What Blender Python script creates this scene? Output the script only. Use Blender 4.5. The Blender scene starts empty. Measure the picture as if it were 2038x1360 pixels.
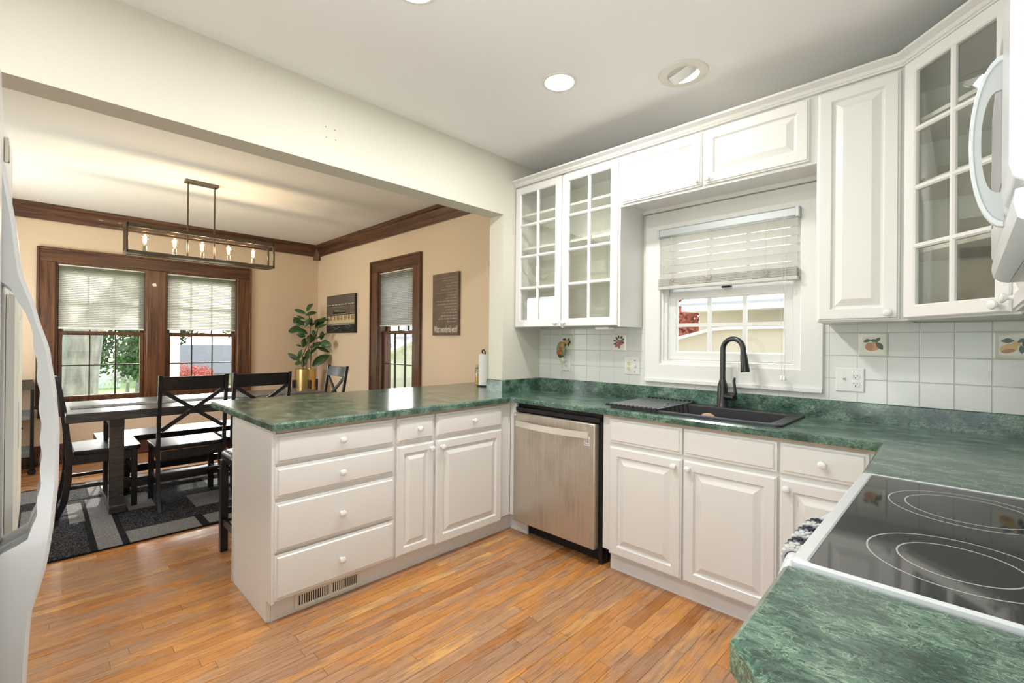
import bpy, bmesh, math, random
from mathutils import Matrix, Vector
random.seed(7)
PI = math.pi
sc = bpy.context.scene
COL = sc.collection

# ---------------------------------------------------------------- camera
cam_d = bpy.data.cameras.new('camera')
cam = bpy.data.objects.new('camera', cam_d); COL.objects.link(cam)
YAW, PIT, ROL, FPX = 0.775774, 0.0017776, 0.0087865, 923.05
Fv = Vector((-math.sin(YAW) * math.cos(PIT), math.cos(YAW) * math.cos(PIT), math.sin(PIT)))
Rv = Vector((math.cos(YAW), math.sin(YAW), 0)); Uv = Rv.cross(Fv)
R2 = Rv * math.cos(ROL) + Uv * math.sin(ROL); U2 = Uv * math.cos(ROL) - Rv * math.sin(ROL)
m = Matrix((R2, U2, -Fv)).transposed().to_4x4()
m.translation = Vector((2.4223, -2.7935, 1.2824))
cam.matrix_world = m
cam_d.sensor_fit = 'HORIZONTAL'; cam_d.sensor_width = 36; cam_d.lens = 36 * FPX / 2038
cam_d.clip_start = 0.02; cam_d.clip_end = 300
sc.camera = cam

# ---------------------------------------------------------------- exposure
sc.view_settings.view_transform = 'Standard'; sc.view_settings.look = 'None'
sc.view_settings.exposure = 0.36; sc.view_settings.gamma = 1.0; sc.view_settings.use_curve_mapping = False

# ---------------------------------------------------------------- world: pale daylight sky
SUN_EL = math.radians(30)
SUN_DIR = Vector((0.985 * math.cos(SUN_EL), -0.172 * math.cos(SUN_EL), -math.sin(SUN_EL)))   # way the light travels
w = bpy.data.worlds.new('sky'); sc.world = w; w.use_nodes = True
nt = w.node_tree; nt.nodes.clear()
sky = nt.nodes.new('ShaderNodeTexSky'); sky.sky_type = 'NISHITA'; sky.sun_disc = False
sky.sun_elevation = SUN_EL; sky.sun_rotation = math.radians(-80); sky.air_density = 1.0; sky.dust_density = 2.5
hs = nt.nodes.new('ShaderNodeHueSaturation'); hs.inputs['Saturation'].default_value = 0.35
bg = nt.nodes.new('ShaderNodeBackground'); bg.inputs['Strength'].default_value = 0.72
out = nt.nodes.new('ShaderNodeOutputWorld')
nt.links.new(sky.outputs[0], hs.inputs['Color']); nt.links.new(hs.outputs[0], bg.inputs['Color']); nt.links.new(bg.outputs[0], out.inputs[0])

def add_light(name, kind, loc, power, color=(1, 1, 1), size=None, direction=None, size_y=None, spread=None, parent=None):
    d = bpy.data.lights.new(name, kind); d.energy = power; d.color = color
    o = bpy.data.objects.new(name, d); COL.objects.link(o); o.location = loc
    if kind == 'AREA':
        d.shape = 'DISK' if size_y is None else 'RECTANGLE'; d.size = size
        if size_y: d.size_y = size_y
        if spread: d.spread = spread
    elif kind == 'SUN': d.angle = size
    else: d.shadow_soft_size = size or 0.05
    if direction is not None: o.rotation_euler = Vector(direction).to_track_quat('-Z', 'Y').to_euler()
    if parent: o.parent = parent
    return o
add_light('sun', 'SUN', (-10, 2, 8), 5.5, (1.0, 0.95, 0.86), math.radians(0.6), SUN_DIR)

# unseen fill lights, added in the rear openings and tilted up to brighten ceilings
add_light('door_fill_light', 'AREA', (2.23, -3.56, 1.0), 44, (0.975, 0.99, 1.0), 1.05, (-.4, .32, 1.75), 1.9)
add_light('rear_fill_light', 'AREA', (-2.9, -3.56, 1.4), 36, (1.0, 0.985, 0.96), 1.3, (.12, 1, .32), 1.3)
# light power of the lamps (each lamp's own light is made in its builder)
P_CAN, P_EYE, P_BULB = 14, 2.8, 4.4

# ---------------------------------------------------------------- helpers
WM = {}
class MB:
    def __init__(s, M=None): s.v = []; s.f = []; s.m = []; s.M = M or Matrix()
    def add(s, vs, fs, m=0):
        b = len(s.v); s.v += [s.M @ Vector(v) for v in vs]; s.f += [tuple(b + i for i in f) for f in fs]; s.m += [m] * len(fs); return s
    def box(s, x0, x1, y0, y1, z0, z1, m=0):
        return s.add([(x, y, z) for z in (z0, z1) for x, y in ((x0, y0), (x1, y0), (x1, y1), (x0, y1))],
              [(0, 3, 2, 1), (4, 5, 6, 7), (0, 1, 5, 4), (1, 2, 6, 5), (2, 3, 7, 6), (3, 0, 4, 7)], m)
    def lathe(s, prof, c=(0, 0, 0), ax=(0, 0, 1), n=24, m=0):
        ax = Vector(ax).normalized(); q = Vector((0, 0, 1)).rotation_difference(ax).to_matrix(); c = Vector(c)
        vs = []; fs = []
        for r, z in prof:
            for k in range(n):
                a = 2 * PI * k / n; vs.append(c + q @ Vector((r * math.cos(a), r * math.sin(a), z)))
        for j in range(len(prof) - 1):
            for k in range(n): fs.append((j * n + k, j * n + (k + 1) % n, (j + 1) * n + (k + 1) % n, (j + 1) * n + k))
        fs.append(tuple(range(n - 1, -1, -1))); fs.append(tuple((len(prof) - 1) * n + k for k in range(n)))
        return s.add(vs, fs, m)
    def ring(s, prof, c=(0, 0, 0), ax=(0, 0, 1), n=32, m=0):        # closed profile -> torus-like
        ax = Vector(ax).normalized(); q = Vector((0, 0, 1)).rotation_difference(ax).to_matrix(); c = Vector(c)
        vs = []; fs = []; L = len(prof)
        for r, z in prof:
            for k in range(n):
                a = 2 * PI * k / n; vs.append(c + q @ Vector((r * math.cos(a), r * math.sin(a), z)))
        for j in range(L):
            for k in range(n): fs.append((j * n + k, j * n + (k + 1) % n, ((j + 1) % L) * n + (k + 1) % n, ((j + 1) % L) * n + k))
        return s.add(vs, fs, m)
    def cyl(s, a, b, r, r2=None, n=16, m=0):
        a = Vector(a); b = Vector(b); return s.lathe([(r, 0), (r if r2 is None else r2, (b - a).length)], a, b - a, n, m)
    def tube(s, pts, r, n=10, m=0, sx=1.0):
        pts = [Vector(p) for p in pts]; L = len(pts); rs = r if isinstance(r, (list, tuple)) else [r] * L
        t = (pts[1] - pts[0]).normalized(); u = t.orthogonal().normalized(); vs = []; fs = []
        for i, p in enumerate(pts):
            t2 = (pts[min(i + 1, L - 1)] - pts[max(i - 1, 0)]).normalized()
            u = t.rotation_difference(t2) @ u; t = t2; w_ = t.cross(u)
            for k in range(n):
                a = 2 * PI * k / n; vs.append(p + (u * math.cos(a) * sx + w_ * math.sin(a)) * rs[i])
        for j in range(L - 1):
            for k in range(n): fs.append((j * n + k, j * n + (k + 1) % n, (j + 1) * n + (k + 1) % n, (j + 1) * n + k))
        fs.append(tuple(range(n - 1, -1, -1))); fs.append(tuple((L - 1) * n + k for k in range(n)))
        return s.add(vs, fs, m)
    def nested(s, w_, h, prof, m=0, u0=0, z0=0):                   # rectangles lofted inwards; prof = [(inset, depth)]
        vs = []; fs = []
        for i, d in prof:
            vs += [(u0 + i, d, z0 + i), (u0 + w_ - i, d, z0 + i), (u0 + w_ - i, d, z0 + h - i), (u0 + i, d, z0 + h - i)]
        L = len(prof)
        for j in range(L - 1):
            for k in range(4): fs.append((4 * j + k, 4 * j + (k + 1) % 4, 4 * j + 4 + (k + 1) % 4, 4 * j + 4 + k))
        fs.append((3, 2, 1, 0)); fs.append(tuple(4 * L - 4 + k for k in range(4)))
        return s.add(vs, fs, m)
    def frame(s, u0, u1, z0, z1, wd, d0, d1, bev=0.004, m=0, wb=None, wt=None):   # mitred rectangular frame with bevelled inner and outer edge
        wb = wd if wb is None else wb; wt = wd if wt is None else wt
        def rect(i, d):
            a = i / wd if wd else 0
            return [(u0 + wd * a, d, z0 + wb * a), (u1 - wd * a, d, z0 + wb * a), (u1 - wd * a, d, z1 - wt * a), (u0 + wd * a, d, z1 - wt * a)]
        sg = 1 if d1 > d0 else -1
        pr = [(0, d0), (0, d1 - sg * bev), (bev, d1), (wd - bev, d1), (wd, d1 - sg * bev), (wd, d0)]
        vs = []; fs = []
        for i, d in pr: vs += rect(i, d)
        L = len(pr)
        for j in range(L):
            for k in range(4): fs.append((4 * j + k, 4 * j + (k + 1) % 4, 4 * ((j + 1) % L) + (k + 1) % 4, 4 * ((j + 1) % L) + k))
        return s.add(vs, fs, m)
    def prism(s, poly, a, b, axis='z', m=0):
        def P(p, h): return {'z': (p[0], p[1], h), 'x': (h, p[0], p[1]), 'y': (p[0], h, p[1])}[axis]
        n = len(poly); vs = [P(p, a) for p in poly] + [P(p, b) for p in poly]
        fs = [tuple(range(n - 1, -1, -1)), tuple(range(n, 2 * n))] + [(k, (k + 1) % n, n + (k + 1) % n, n + k) for k in range(n)]
        return s.add(vs, fs, m)
    def ell(s, c, r, n=12, m=0):
        vs = []; fs = []; h = n // 2
        for j in range(1, h):
            for k in range(n):
                a = PI * j / h; b = 2 * PI * k / n
                vs.append((c[0] + r[0] * math.sin(a) * math.cos(b), c[1] + r[1] * math.sin(a) * math.sin(b), c[2] + r[2] * math.cos(a)))
        vs += [(c[0], c[1], c[2] + r[2]), (c[0], c[1], c[2] - r[2])]; t = len(vs) - 2
        for j in range(h - 2):
            for k in range(n): fs.append((j * n + k, j * n + (k + 1) % n, (j + 1) * n + (k + 1) % n, (j + 1) * n + k))
        for k in range(n): fs.append((t, (k + 1) % n, k)); fs.append((t + 1, (h - 2) * n + k, (h - 2) * n + (k + 1) % n))
        return s.add(vs, fs, m)
    def build(s, name, mats, parent=None, bevel=0, seg=2, smooth=35, solid=0, subs=0, recalc=True):
        me = bpy.data.meshes.new(name)
        P = WM.get(parent, Matrix()).inverted() if parent else Matrix()
        me.from_pydata([P @ v for v in s.v], [], s.f)
        if not isinstance(mats, (list, tuple)): mats = [mats]
        for mt in mats: me.materials.append(mt)
        me.polygons.foreach_set('material_index', s.m)
        if recalc:
            bm = bmesh.new(); bm.from_mesh(me); bmesh.ops.recalc_face_normals(bm, faces=bm.faces); bm.to_mesh(me); bm.free()
        if smooth:
            me.polygons.foreach_set('use_smooth', [True] * len(me.polygons)); me.set_sharp_from_angle(angle=math.radians(smooth))
        me.update()
        o = bpy.data.objects.new(name, me); COL.objects.link(o)
        if parent: o.parent = parent; WM[o] = WM.get(parent, Matrix())
        else: WM[o] = Matrix()
        if solid:
            md = o.modifiers.new('solid', 'SOLIDIFY'); md.thickness = solid; md.offset = 0
        if bevel:
            md = o.modifiers.new('bevel', 'BEVEL'); md.width = bevel; md.segments = seg; md.limit_method = 'ANGLE'; md.angle_limit = math.radians(35); md.harden_normals = False
        if subs:
            md = o.modifiers.new('subs', 'SUBSURF'); md.levels = subs; md.render_levels = subs
        return o

def tag(o, label=None, cat=None, group=None, kind=None):
    if label: o['label'] = label
    if cat: o['category'] = cat
    if group: o['group'] = group
    if kind: o['kind'] = kind
    return o
def thing(name, label, cat, loc=(0, 0, 0), rz=0, group=None, kind=None):
    o = bpy.data.objects.new(name, None); COL.objects.link(o); o.empty_display_size = 0.1
    o.location = loc; o.rotation_euler = (0, 0, rz)
    WM[o] = Matrix.Translation(loc) @ Matrix.Rotation(rz, 4, 'Z')
    return tag(o, label, cat, group, kind)
def struct(o): o['kind'] = 'structure'; return o
def sroot(name, loc=(0, 0, 0)):
    o = bpy.data.objects.new(name, None); COL.objects.link(o); o.location = loc; WM[o] = Matrix.Translation(loc); o['kind'] = 'structure'; return o
def copy_tree(o, parent=None):
    c = o.copy(); COL.objects.link(c)
    if parent: c.parent = parent
    for ch in list(o.children): copy_tree(ch, c)
    return c
def face_M(org, u, n):                                             # local x along the face, local y out of it, z up
    u = Vector(u).normalized(); n = Vector(n).normalized()
    M = Matrix((u, n, Vector((0, 0, 1)))).transposed().to_4x4(); M.translation = Vector(org); return M

# ---------------------------------------------------------------- materials
def new_mat(name):
    mt = bpy.data.materials.new(name); mt.use_nodes = True; n = mt.node_tree; n.nodes.clear()
    o = n.nodes.new('ShaderNodeOutputMaterial'); return mt, n, o
def nd(n, t, props=None, **ins):
    x = n.nodes.new(t)
    for k, v in (props or {}).items(): setattr(x, k, v)
    for k, v in ins.items():
        k = int(k[1:]) if k[0] == '_' and k[1:].isdigit() else k.replace('_', ' ')
        if hasattr(v, 'is_output') or isinstance(v, bpy.types.NodeSocket): n.links.new(v, x.inputs[k])
        else: x.inputs[k].default_value = v
    return x
def c4(c): return (c[0], c[1], c[2], 1)
def ramp(n, fac, stops):
    r = n.nodes.new('ShaderNodeValToRGB'); n.links.new(fac, r.inputs[0]); e = r.color_ramp.elements
    while len(e) < len(stops): e.new(0.5)
    for i, (p, c) in enumerate(stops): e[i].position = p; e[i].color = c4(c)
    return r.outputs[0]
def pb(name, col, rough=0.5, metal=0, bump=None, bs=0.1, spec=0.5, coat=0, var=None, stretch=(1, 1, 1)):
    mt, n, o = new_mat(name)
    p = nd(n, 'ShaderNodeBsdfPrincipled', Base_Color=c4(col), Roughness=rough, Metallic=metal)
    p.inputs['Specular IOR Level'].default_value = spec; p.inputs['Coat Weight'].default_value = coat
    tc = nd(n, 'ShaderNodeTexCoord'); mp = nd(n, 'ShaderNodeMapping', Vector=tc.outputs['Object'], Scale=stretch)
    if bump:
        t = nd(n, 'ShaderNodeTexNoise', Vector=mp.outputs[0], Scale=bump, Detail=3.0)
        b = nd(n, 'ShaderNodeBump', Height=t.outputs[0], Strength=bs, Distance=0.01); n.links.new(b.outputs[0], p.inputs['Normal'])
    if var:
        sc_, c2 = var; t = nd(n, 'ShaderNodeTexNoise', Vector=mp.outputs[0], Scale=sc_, Detail=4.0)
        r = ramp(n, t.outputs[0], [(0.35, col), (0.7, c2)]); n.links.new(r, p.inputs['Base Color'])
    n.links.new(p.outputs[0], o.inputs[0]); return mt
def emis(name, col, st):
    mt, n, o = new_mat(name); e = nd(n, 'ShaderNodeEmission', Color=c4(col), Strength=st); n.links.new(e.outputs[0], o.inputs[0]); return mt
def thin_glass(name, tint=(0.96, 0.98, 0.97), refl=0.06, rough=0.0):
    mt, n, o = new_mat(name)
    geo = nd(n, 'ShaderNodeNewGeometry'); dt = nd(n, 'ShaderNodeVectorMath', {'operation': 'DOT_PRODUCT'}, _0=geo.outputs['Incoming'], _1=geo.outputs['Normal'])
    ab = nd(n, 'ShaderNodeMath', {'operation': 'ABSOLUTE'}, _0=dt.outputs['Value']); sb = nd(n, 'ShaderNodeMath', {'operation': 'SUBTRACT', 'use_clamp': True}, _0=1.0, _1=ab.outputs[0])
    pw = nd(n, 'ShaderNodeMath', {'operation': 'POWER'}, _0=sb.outputs[0], _1=5.0); lw = nd(n, 'ShaderNodeMath', {'operation': 'MULTIPLY_ADD'}, _0=pw.outputs[0], _1=0.9, _2=refl * 0.6); g = nd(n, 'ShaderNodeBsdfGlossy', Color=c4((1, 1, 1)), Roughness=rough)
    t = nd(n, 'ShaderNodeBsdfTransparent', Color=c4(tint)); mx = nd(n, 'ShaderNodeMixShader', _0=lw.outputs[0], _1=t.outputs[0], _2=g.outputs[0])
    n.links.new(mx.outputs[0], o.inputs[0]); return mt
def fabric_blind(name, col, trans, tf=0.72):
    mt, n, o = new_mat(name)
    d = nd(n, 'ShaderNodeBsdfDiffuse', Color=c4(col)); t = nd(n, 'ShaderNodeBsdfTranslucent', Color=c4(trans))
    mx = nd(n, 'ShaderNodeMixShader', _0=tf, _1=d.outputs[0], _2=t.outputs[0]); n.links.new(mx.outputs[0], o.inputs[0]); return mt
def wood_mat(name, c1, c2, scale=14, rough=0.35, stretch=(1, 1, 1), coat=0.15):
    mt, n, o = new_mat(name); tc = nd(n, 'ShaderNodeTexCoord'); mp = nd(n, 'ShaderNodeMapping', Vector=tc.outputs['Object'], Scale=stretch)
    t = nd(n, 'ShaderNodeTexNoise', Vector=mp.outputs[0], Scale=scale, Detail=6.0, Roughness=0.65, Distortion=0.6)
    r = ramp(n, t.outputs[0], [(0.36, c1), (0.64, c2)])
    p = nd(n, 'ShaderNodeBsdfPrincipled', Base_Color=r, Roughness=rough); p.inputs['Coat Weight'].default_value = coat
    b = nd(n, 'ShaderNodeBump', Height=t.outputs[0], Strength=0.12, Distance=0.01); n.links.new(b.outputs[0], p.inputs['Normal'])
    n.links.new(p.outputs[0], o.inputs[0]); return mt

WHITE = pb('white_cabinet_paint', (0.74, 0.735, 0.72), 0.32, bump=9, bs=0.02)
TRIMW = pb('white_trim_paint', (0.72, 0.72, 0.70), 0.4, bump=20, bs=0.03)
INSIDE = pb('cabinet_inside', (0.88, 0.88, 0.83), 0.5)
KNOBM = pb('white_ceramic', (0.78, 0.78, 0.77), 0.12, coat=0.4)
CEIL = pb('ceiling_paint', (0.88, 0.88, 0.88), 0.9, bump=240, bs=0.2)
CEILD = pb('dining_ceiling_paint', (0.80, 0.77, 0.73), 0.85, bump=3, bs=0.12)
WALLK = pb('kitchen_wall_paint', (0.66, 0.64, 0.56), 0.8, bump=70, bs=0.08)
WALLD = pb('dining_wall_paint', (0.72, 0.57, 0.415), 0.85, bump=70, bs=0.08)
CREAMEDGE = pb('raw_cabinet_edge', (0.66, 0.48, 0.35), 0.6)
OAKX = wood_mat('dark_oak_along_x', (0.040, 0.016, 0.009), (0.155, 0.062, 0.028), 17, 0.32, (0.12, 2, 2))
OAKY = wood_mat('dark_oak_along_y', (0.040, 0.016, 0.009), (0.155, 0.062, 0.028), 17, 0.32, (2, 0.12, 2))
MUNT = pb('backlit_dark_muntin', (0.022, 0.013, 0.010), 0.4)  # colour darkened to hold the backlit shade of the muntins
OAKZ = wood_mat('dark_oak_along_z', (0.045, 0.018, 0.010), (0.18, 0.072, 0.030), 17, 0.32, (2, 2, 0.12))
BASEB = wood_mat('dark_red_baseboard', (0.05, 0.018, 0.014), (0.12, 0.045, 0.032), 10, 0.3, (2, 0.2, 2))
BLACKW = wood_mat('black_stained_wood', (0.004, 0.004, 0.005), (0.012, 0.012, 0.014), 30, 0.36, (1, 1, 1), 0.1)
TABLEW = wood_mat('black_brown_table_wood', (0.022, 0.020, 0.020), (0.060, 0.055, 0.053), 20, 0.3, (3, 0.4, 3), 0.3)
BLACKM = pb('matte_black_metal', (0.012, 0.012, 0.013), 0.32, 0.3)
FAUCET = pb('matte_black_faucet', (0.018, 0.019, 0.021), 0.28, 0.2, spec=0.7)
GRANITE = pb('black_composite_sink', (0.022, 0.023, 0.027), 0.38, bump=300, bs=0.15, var=(420, (0.05, 0.05, 0.056)))
GREYFR = pb('brushed_dark_metal', (0.16, 0.13, 0.105), 0.3, 0.9)
NICKEL = pb('brushed_nickel', (0.62, 0.58, 0.52), 0.25, 1)
STEELBAR = pb('coated_steel_bar', (0.40, 0.42, 0.44), 0.3, 0.85)
BRASS = pb('brass_pot', (0.62, 0.43, 0.17), 0.28, 0.9, bump=5, bs=0.1)
BLEATH = pb('black_leather', (0.010, 0.010, 0.011), 0.22, bump=60, bs=0.1, spec=0.7)
PLASTIC = pb('white_appliance_plastic', (0.60, 0.62, 0.64), 0.28, coat=0.15)
CREAMP = pb('cream_appliance_plastic', (0.74, 0.72, 0.64), 0.35)
GREYP = pb('grey_plastic', (0.30, 0.31, 0.32), 0.35)
BLKGLASS = pb('black_ceramic_glass', (0.022, 0.024, 0.026), 0.05, spec=0.8, bump=None, var=(380, (0.04, 0.042, 0.045)))
RINGM = pb('printed_burner_ring', (0.42, 0.43, 0.43), 0.3)
OUTW = pb('white_wall_plate', (0.76, 0.76, 0.75), 0.3)
IVORY = pb('ivory_receptacle', (0.78, 0.70, 0.52), 0.35)
DARK = pb('dark_gap', (0.01, 0.01, 0.01), 0.6)
GLASSW = thin_glass('window_glass', (0.95, 0.97, 0.97))
GLASSC = thin_glass('cabinet_door_glass', (0.97, 0.98, 0.96), refl=0.18, rough=0.02)
BLINDF = fabric_blind('cellular_shade_fabric', (0.40, 0.375, 0.33), (0.40, 0.385, 0.345))
SLATM = fabric_blind('white_faux_wood_slat', (0.84, 0.83, 0.79), (0.75, 0.74, 0.70), 0.45)
STRING = pb('blind_cord', (0.62, 0.56, 0.50), 0.7)
LEAF = pb('rubber_plant_leaf', (0.018, 0.055, 0.016), 0.35, var=(9, (0.05, 0.12, 0.035)))
STEM = pb('plant_stem', (0.16, 0.09, 0.045), 0.6)
PAPER = pb('white_paper', (0.85, 0.85, 0.84), 0.8, bump=40, bs=0.1)
CANVAS_D = pb('dark_canvas_edge', (0.012, 0.012, 0.013), 0.5)
GLOW = emis('downlight_glow', (1.0, 0.97, 0.92), 9)
FIL = emis('bulb_filament_glow', (1.0, 0.72, 0.38), 40)
def srgb(r, g, b): return tuple(((x / 255) / 12.92 if x / 255 <= 0.04045 else ((x / 255 + 0.055) / 1.055) ** 2.4) for x in (r, g, b))

def floor_mat():
    mt, n, o = new_mat('strip_oak_floor'); tc = nd(n, 'ShaderNodeTexCoord'); sp = nd(n, 'ShaderNodeSeparateXYZ', Vector=tc.outputs['Object'])
    M = lambda op, a, b=0.0: nd(n, 'ShaderNodeMath', {'operation': op}, _0=a, _1=b).outputs[0]
    W_, L_ = 0.057, 1.15
    rx = M('DIVIDE', sp.outputs[0], W_); row = M('FLOOR', rx); fx = M('FRACT', rx)
    rn = nd(n, 'ShaderNodeTexWhiteNoise', {'noise_dimensions': '1D'}, W=row)
    yy = M('ADD', M('DIVIDE', sp.outputs[1], L_), M('MULTIPLY', rn.outputs[0], 7.3)); col = M('FLOOR', yy); fy = M('FRACT', yy)
    cb = nd(n, 'ShaderNodeCombineXYZ', X=row, Y=col); pn = nd(n, 'ShaderNodeTexWhiteNoise', {'noise_dimensions': '2D'}, Vector=cb.outputs[0])
    plank = ramp(n, pn.outputs[0], [(0.0, (0.36, 0.145, 0.042)), (0.3, (0.52, 0.225, 0.062)), (0.55, (0.62, 0.285, 0.080)), (0.8, (0.43, 0.205, 0.082)), (1.0, (0.74, 0.40, 0.14))])
    mp = nd(n, 'ShaderNodeMapping', Vector=tc.outputs['Object'], Scale=(26, 1.6, 1)); off = nd(n, 'ShaderNodeVectorMath', {'operation': 'ADD'}, _0=mp.outputs[0], _1=pn.outputs[1])
    off2 = nd(n, 'ShaderNodeVectorMath', {'operation': 'SCALE'}, _0=pn.outputs[1]); off2.inputs[3].default_value = 9.0; n.links.new(off2.outputs[0], off.inputs[1])
    g = nd(n, 'ShaderNodeTexNoise', Vector=off.outputs[0], Scale=2.6, Detail=9.0, Roughness=0.74, Distortion=1.6)
    gr = ramp(n, g.outputs[0], [(0.32, (0.40, 0.33, 0.28)), (0.44, (0.84, 0.80, 0.76)), (0.55, (1.06, 1.06, 1.06)), (0.75, (1.22, 1.22, 1.22))])
    mul = nd(n, 'ShaderNodeMix', {'data_type': 'RGBA', 'blend_type': 'MULTIPLY'}); mul.inputs[0].default_value = 0.9
    n.links.new(plank, mul.inputs[6]); n.links.new(gr, mul.inputs[7])
    # worn, greyed traffic patches
    mp2 = nd(n, 'ShaderNodeMapping', Vector=tc.outputs['Object'], Scale=(1.7, 0.85, 1)); wn = nd(n, 'ShaderNodeTexNoise', Vector=mp2.outputs[0], Scale=1.5, Detail=6.0, Roughness=0.62)
    mp3 = nd(n, 'ShaderNodeMapping', Vector=tc.outputs['Object'], Scale=(16, 2.2, 1)); fn = nd(n, 'ShaderNodeTexNoise', Vector=mp3.outputs[0], Scale=1.5, Detail=5.0)
    wsum = M('ADD', wn.outputs[0], M('MULTIPLY', M('SUBTRACT', fn.outputs[0], 0.5), 0.55))
    wsum = M('ADD', wsum, M('MULTIPLY', M('SUBTRACT', pn.outputs[0], 0.5), 0.12))
    wm = nd(n, 'ShaderNodeMapRange', Value=wsum); wm.inputs[1].default_value = 0.46; wm.inputs[2].default_value = 0.57; wm.inputs[4].default_value = 0.74
    grey = nd(n, 'ShaderNodeMix', {'data_type': 'RGBA', 'blend_type': 'MIX'}); n.links.new(wm.outputs[0], grey.inputs[0]); n.links.new(mul.outputs[2], grey.inputs[6])
    gc = nd(n, 'ShaderNodeMix', {'data_type': 'RGBA', 'blend_type': 'MULTIPLY'}); gc.inputs[0].default_value = 1; n.links.new(gr, gc.inputs[7]); gc.inputs[6].default_value = c4((0.36, 0.215, 0.135)); n.links.new(gc.outputs[2], grey.inputs[7])
    ex = M('MINIMUM', M('MULTIPLY', M('MINIMUM', fx, M('SUBTRACT', 1.0, fx)), W_), M('MULTIPLY', M('MINIMUM', fy, M('SUBTRACT', 1.0, fy)), L_))
    sm = nd(n, 'ShaderNodeMapRange', Value=ex); sm.inputs[1].default_value = 0.0002; sm.inputs[2].default_value = 0.0015; sm.inputs[3].default_value = 0.16
    fin = nd(n, 'ShaderNodeMix', {'data_type': 'RGBA', 'blend_type': 'MULTIPLY'}); fin.inputs[0].default_value = 1; n.links.new(grey.outputs[2], fin.inputs[6]); n.links.new(sm.outputs[0], fin.inputs[7])
    rr = nd(n, 'ShaderNodeMapRange', Value=wm.outputs[0]); rr.inputs[3].default_value = 0.24; rr.inputs[4].default_value = 0.42
    p = nd(n, 'ShaderNodeBsdfPrincipled', Base_Color=fin.outputs[2], Roughness=rr.outputs[0]); p.inputs['Coat Weight'].default_value = 0.12; p.inputs['Coat Roughness'].default_value = 0.2
    b = nd(n, 'ShaderNodeBump', Height=sm.outputs[0], Strength=0.25, Distance=0.001); n.links.new(b.outputs[0], p.inputs['Normal'])
    n.links.new(p.outputs[0], o.inputs[0]); return mt
FLOORM = floor_mat()

def laminate():
    mt, n, o = new_mat('green_marbled_laminate'); tc = nd(n, 'ShaderNodeTexCoord')
    M = lambda op, a, b=0.0, c=0.0: nd(n, 'ShaderNodeMath', {'operation': op}, _0=a, _1=b, _2=c).outputs[0]
    mp = nd(n, 'ShaderNodeMapping', Vector=tc.outputs['Object'], Rotation=(0, 0, math.radians(35)), Scale=(24, 44, 38))
    a = nd(n, 'ShaderNodeTexNoise', Vector=mp.outputs[0], Scale=1.0, Detail=5.0, Roughness=0.62, Distortion=1.3)
    mpc = nd(n, 'ShaderNodeMapping', Vector=tc.outputs['Object'], Rotation=(.5, .3, math.radians(15)), Scale=(60, 130, 95))
    c = nd(n, 'ShaderNodeTexNoise', Vector=mpc.outputs[0], Scale=1.0, Detail=4.0, Roughness=0.6, Distortion=0.8)
    mpb = nd(n, 'ShaderNodeMapping', Vector=tc.outputs['Object'], Rotation=(0.4, 0.2, math.radians(-20)), Scale=(10, 17, 14))
    bb = nd(n, 'ShaderNodeTexNoise', Vector=mpb.outputs[0], Scale=1.0, Detail=4.0)
    base = M('ADD', M('MULTIPLY', bb.outputs[0], .5), M('MULTIPLY', c.outputs[0], .5))
    r = ramp(n, base, [(0.38, (0.012, 0.038, 0.030)), (0.50, (0.038, 0.094, 0.072)), (0.58, (0.085, 0.165, 0.125)), (0.68, (0.16, 0.27, 0.20))])
    def vein(v, w_): return nd(n, 'ShaderNodeMapRange', Value=M('ABSOLUTE', M('SUBTRACT', v, .5)), _1=0.0, _2=w_, _3=1.0, _4=0.0).outputs[0]
    v = M('MULTIPLY', M('MAXIMUM', vein(a.outputs[0], .022), M('MULTIPLY', vein(c.outputs[0], .018), .6)), nd(n, 'ShaderNodeMapRange', Value=bb.outputs[0], _1=.38, _2=.62, _3=.15, _4=.85).outputs[0])
    mx = nd(n, 'ShaderNodeMix', {'data_type': 'RGBA'}); n.links.new(v, mx.inputs[0]); n.links.new(r, mx.inputs[6]); mx.inputs[7].default_value = c4((0.36, 0.47, 0.33))
    p = nd(n, 'ShaderNodeBsdfPrincipled', Base_Color=mx.outputs[2], Roughness=0.2); p.inputs['Specular IOR Level'].default_value = 0.6; p.inputs['Coat Weight'].default_value = 0.2; p.inputs['Coat Roughness'].default_value = 0.12
    n.links.new(p.outputs[0], o.inputs[0]); return mt
GREEN = laminate()

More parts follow.
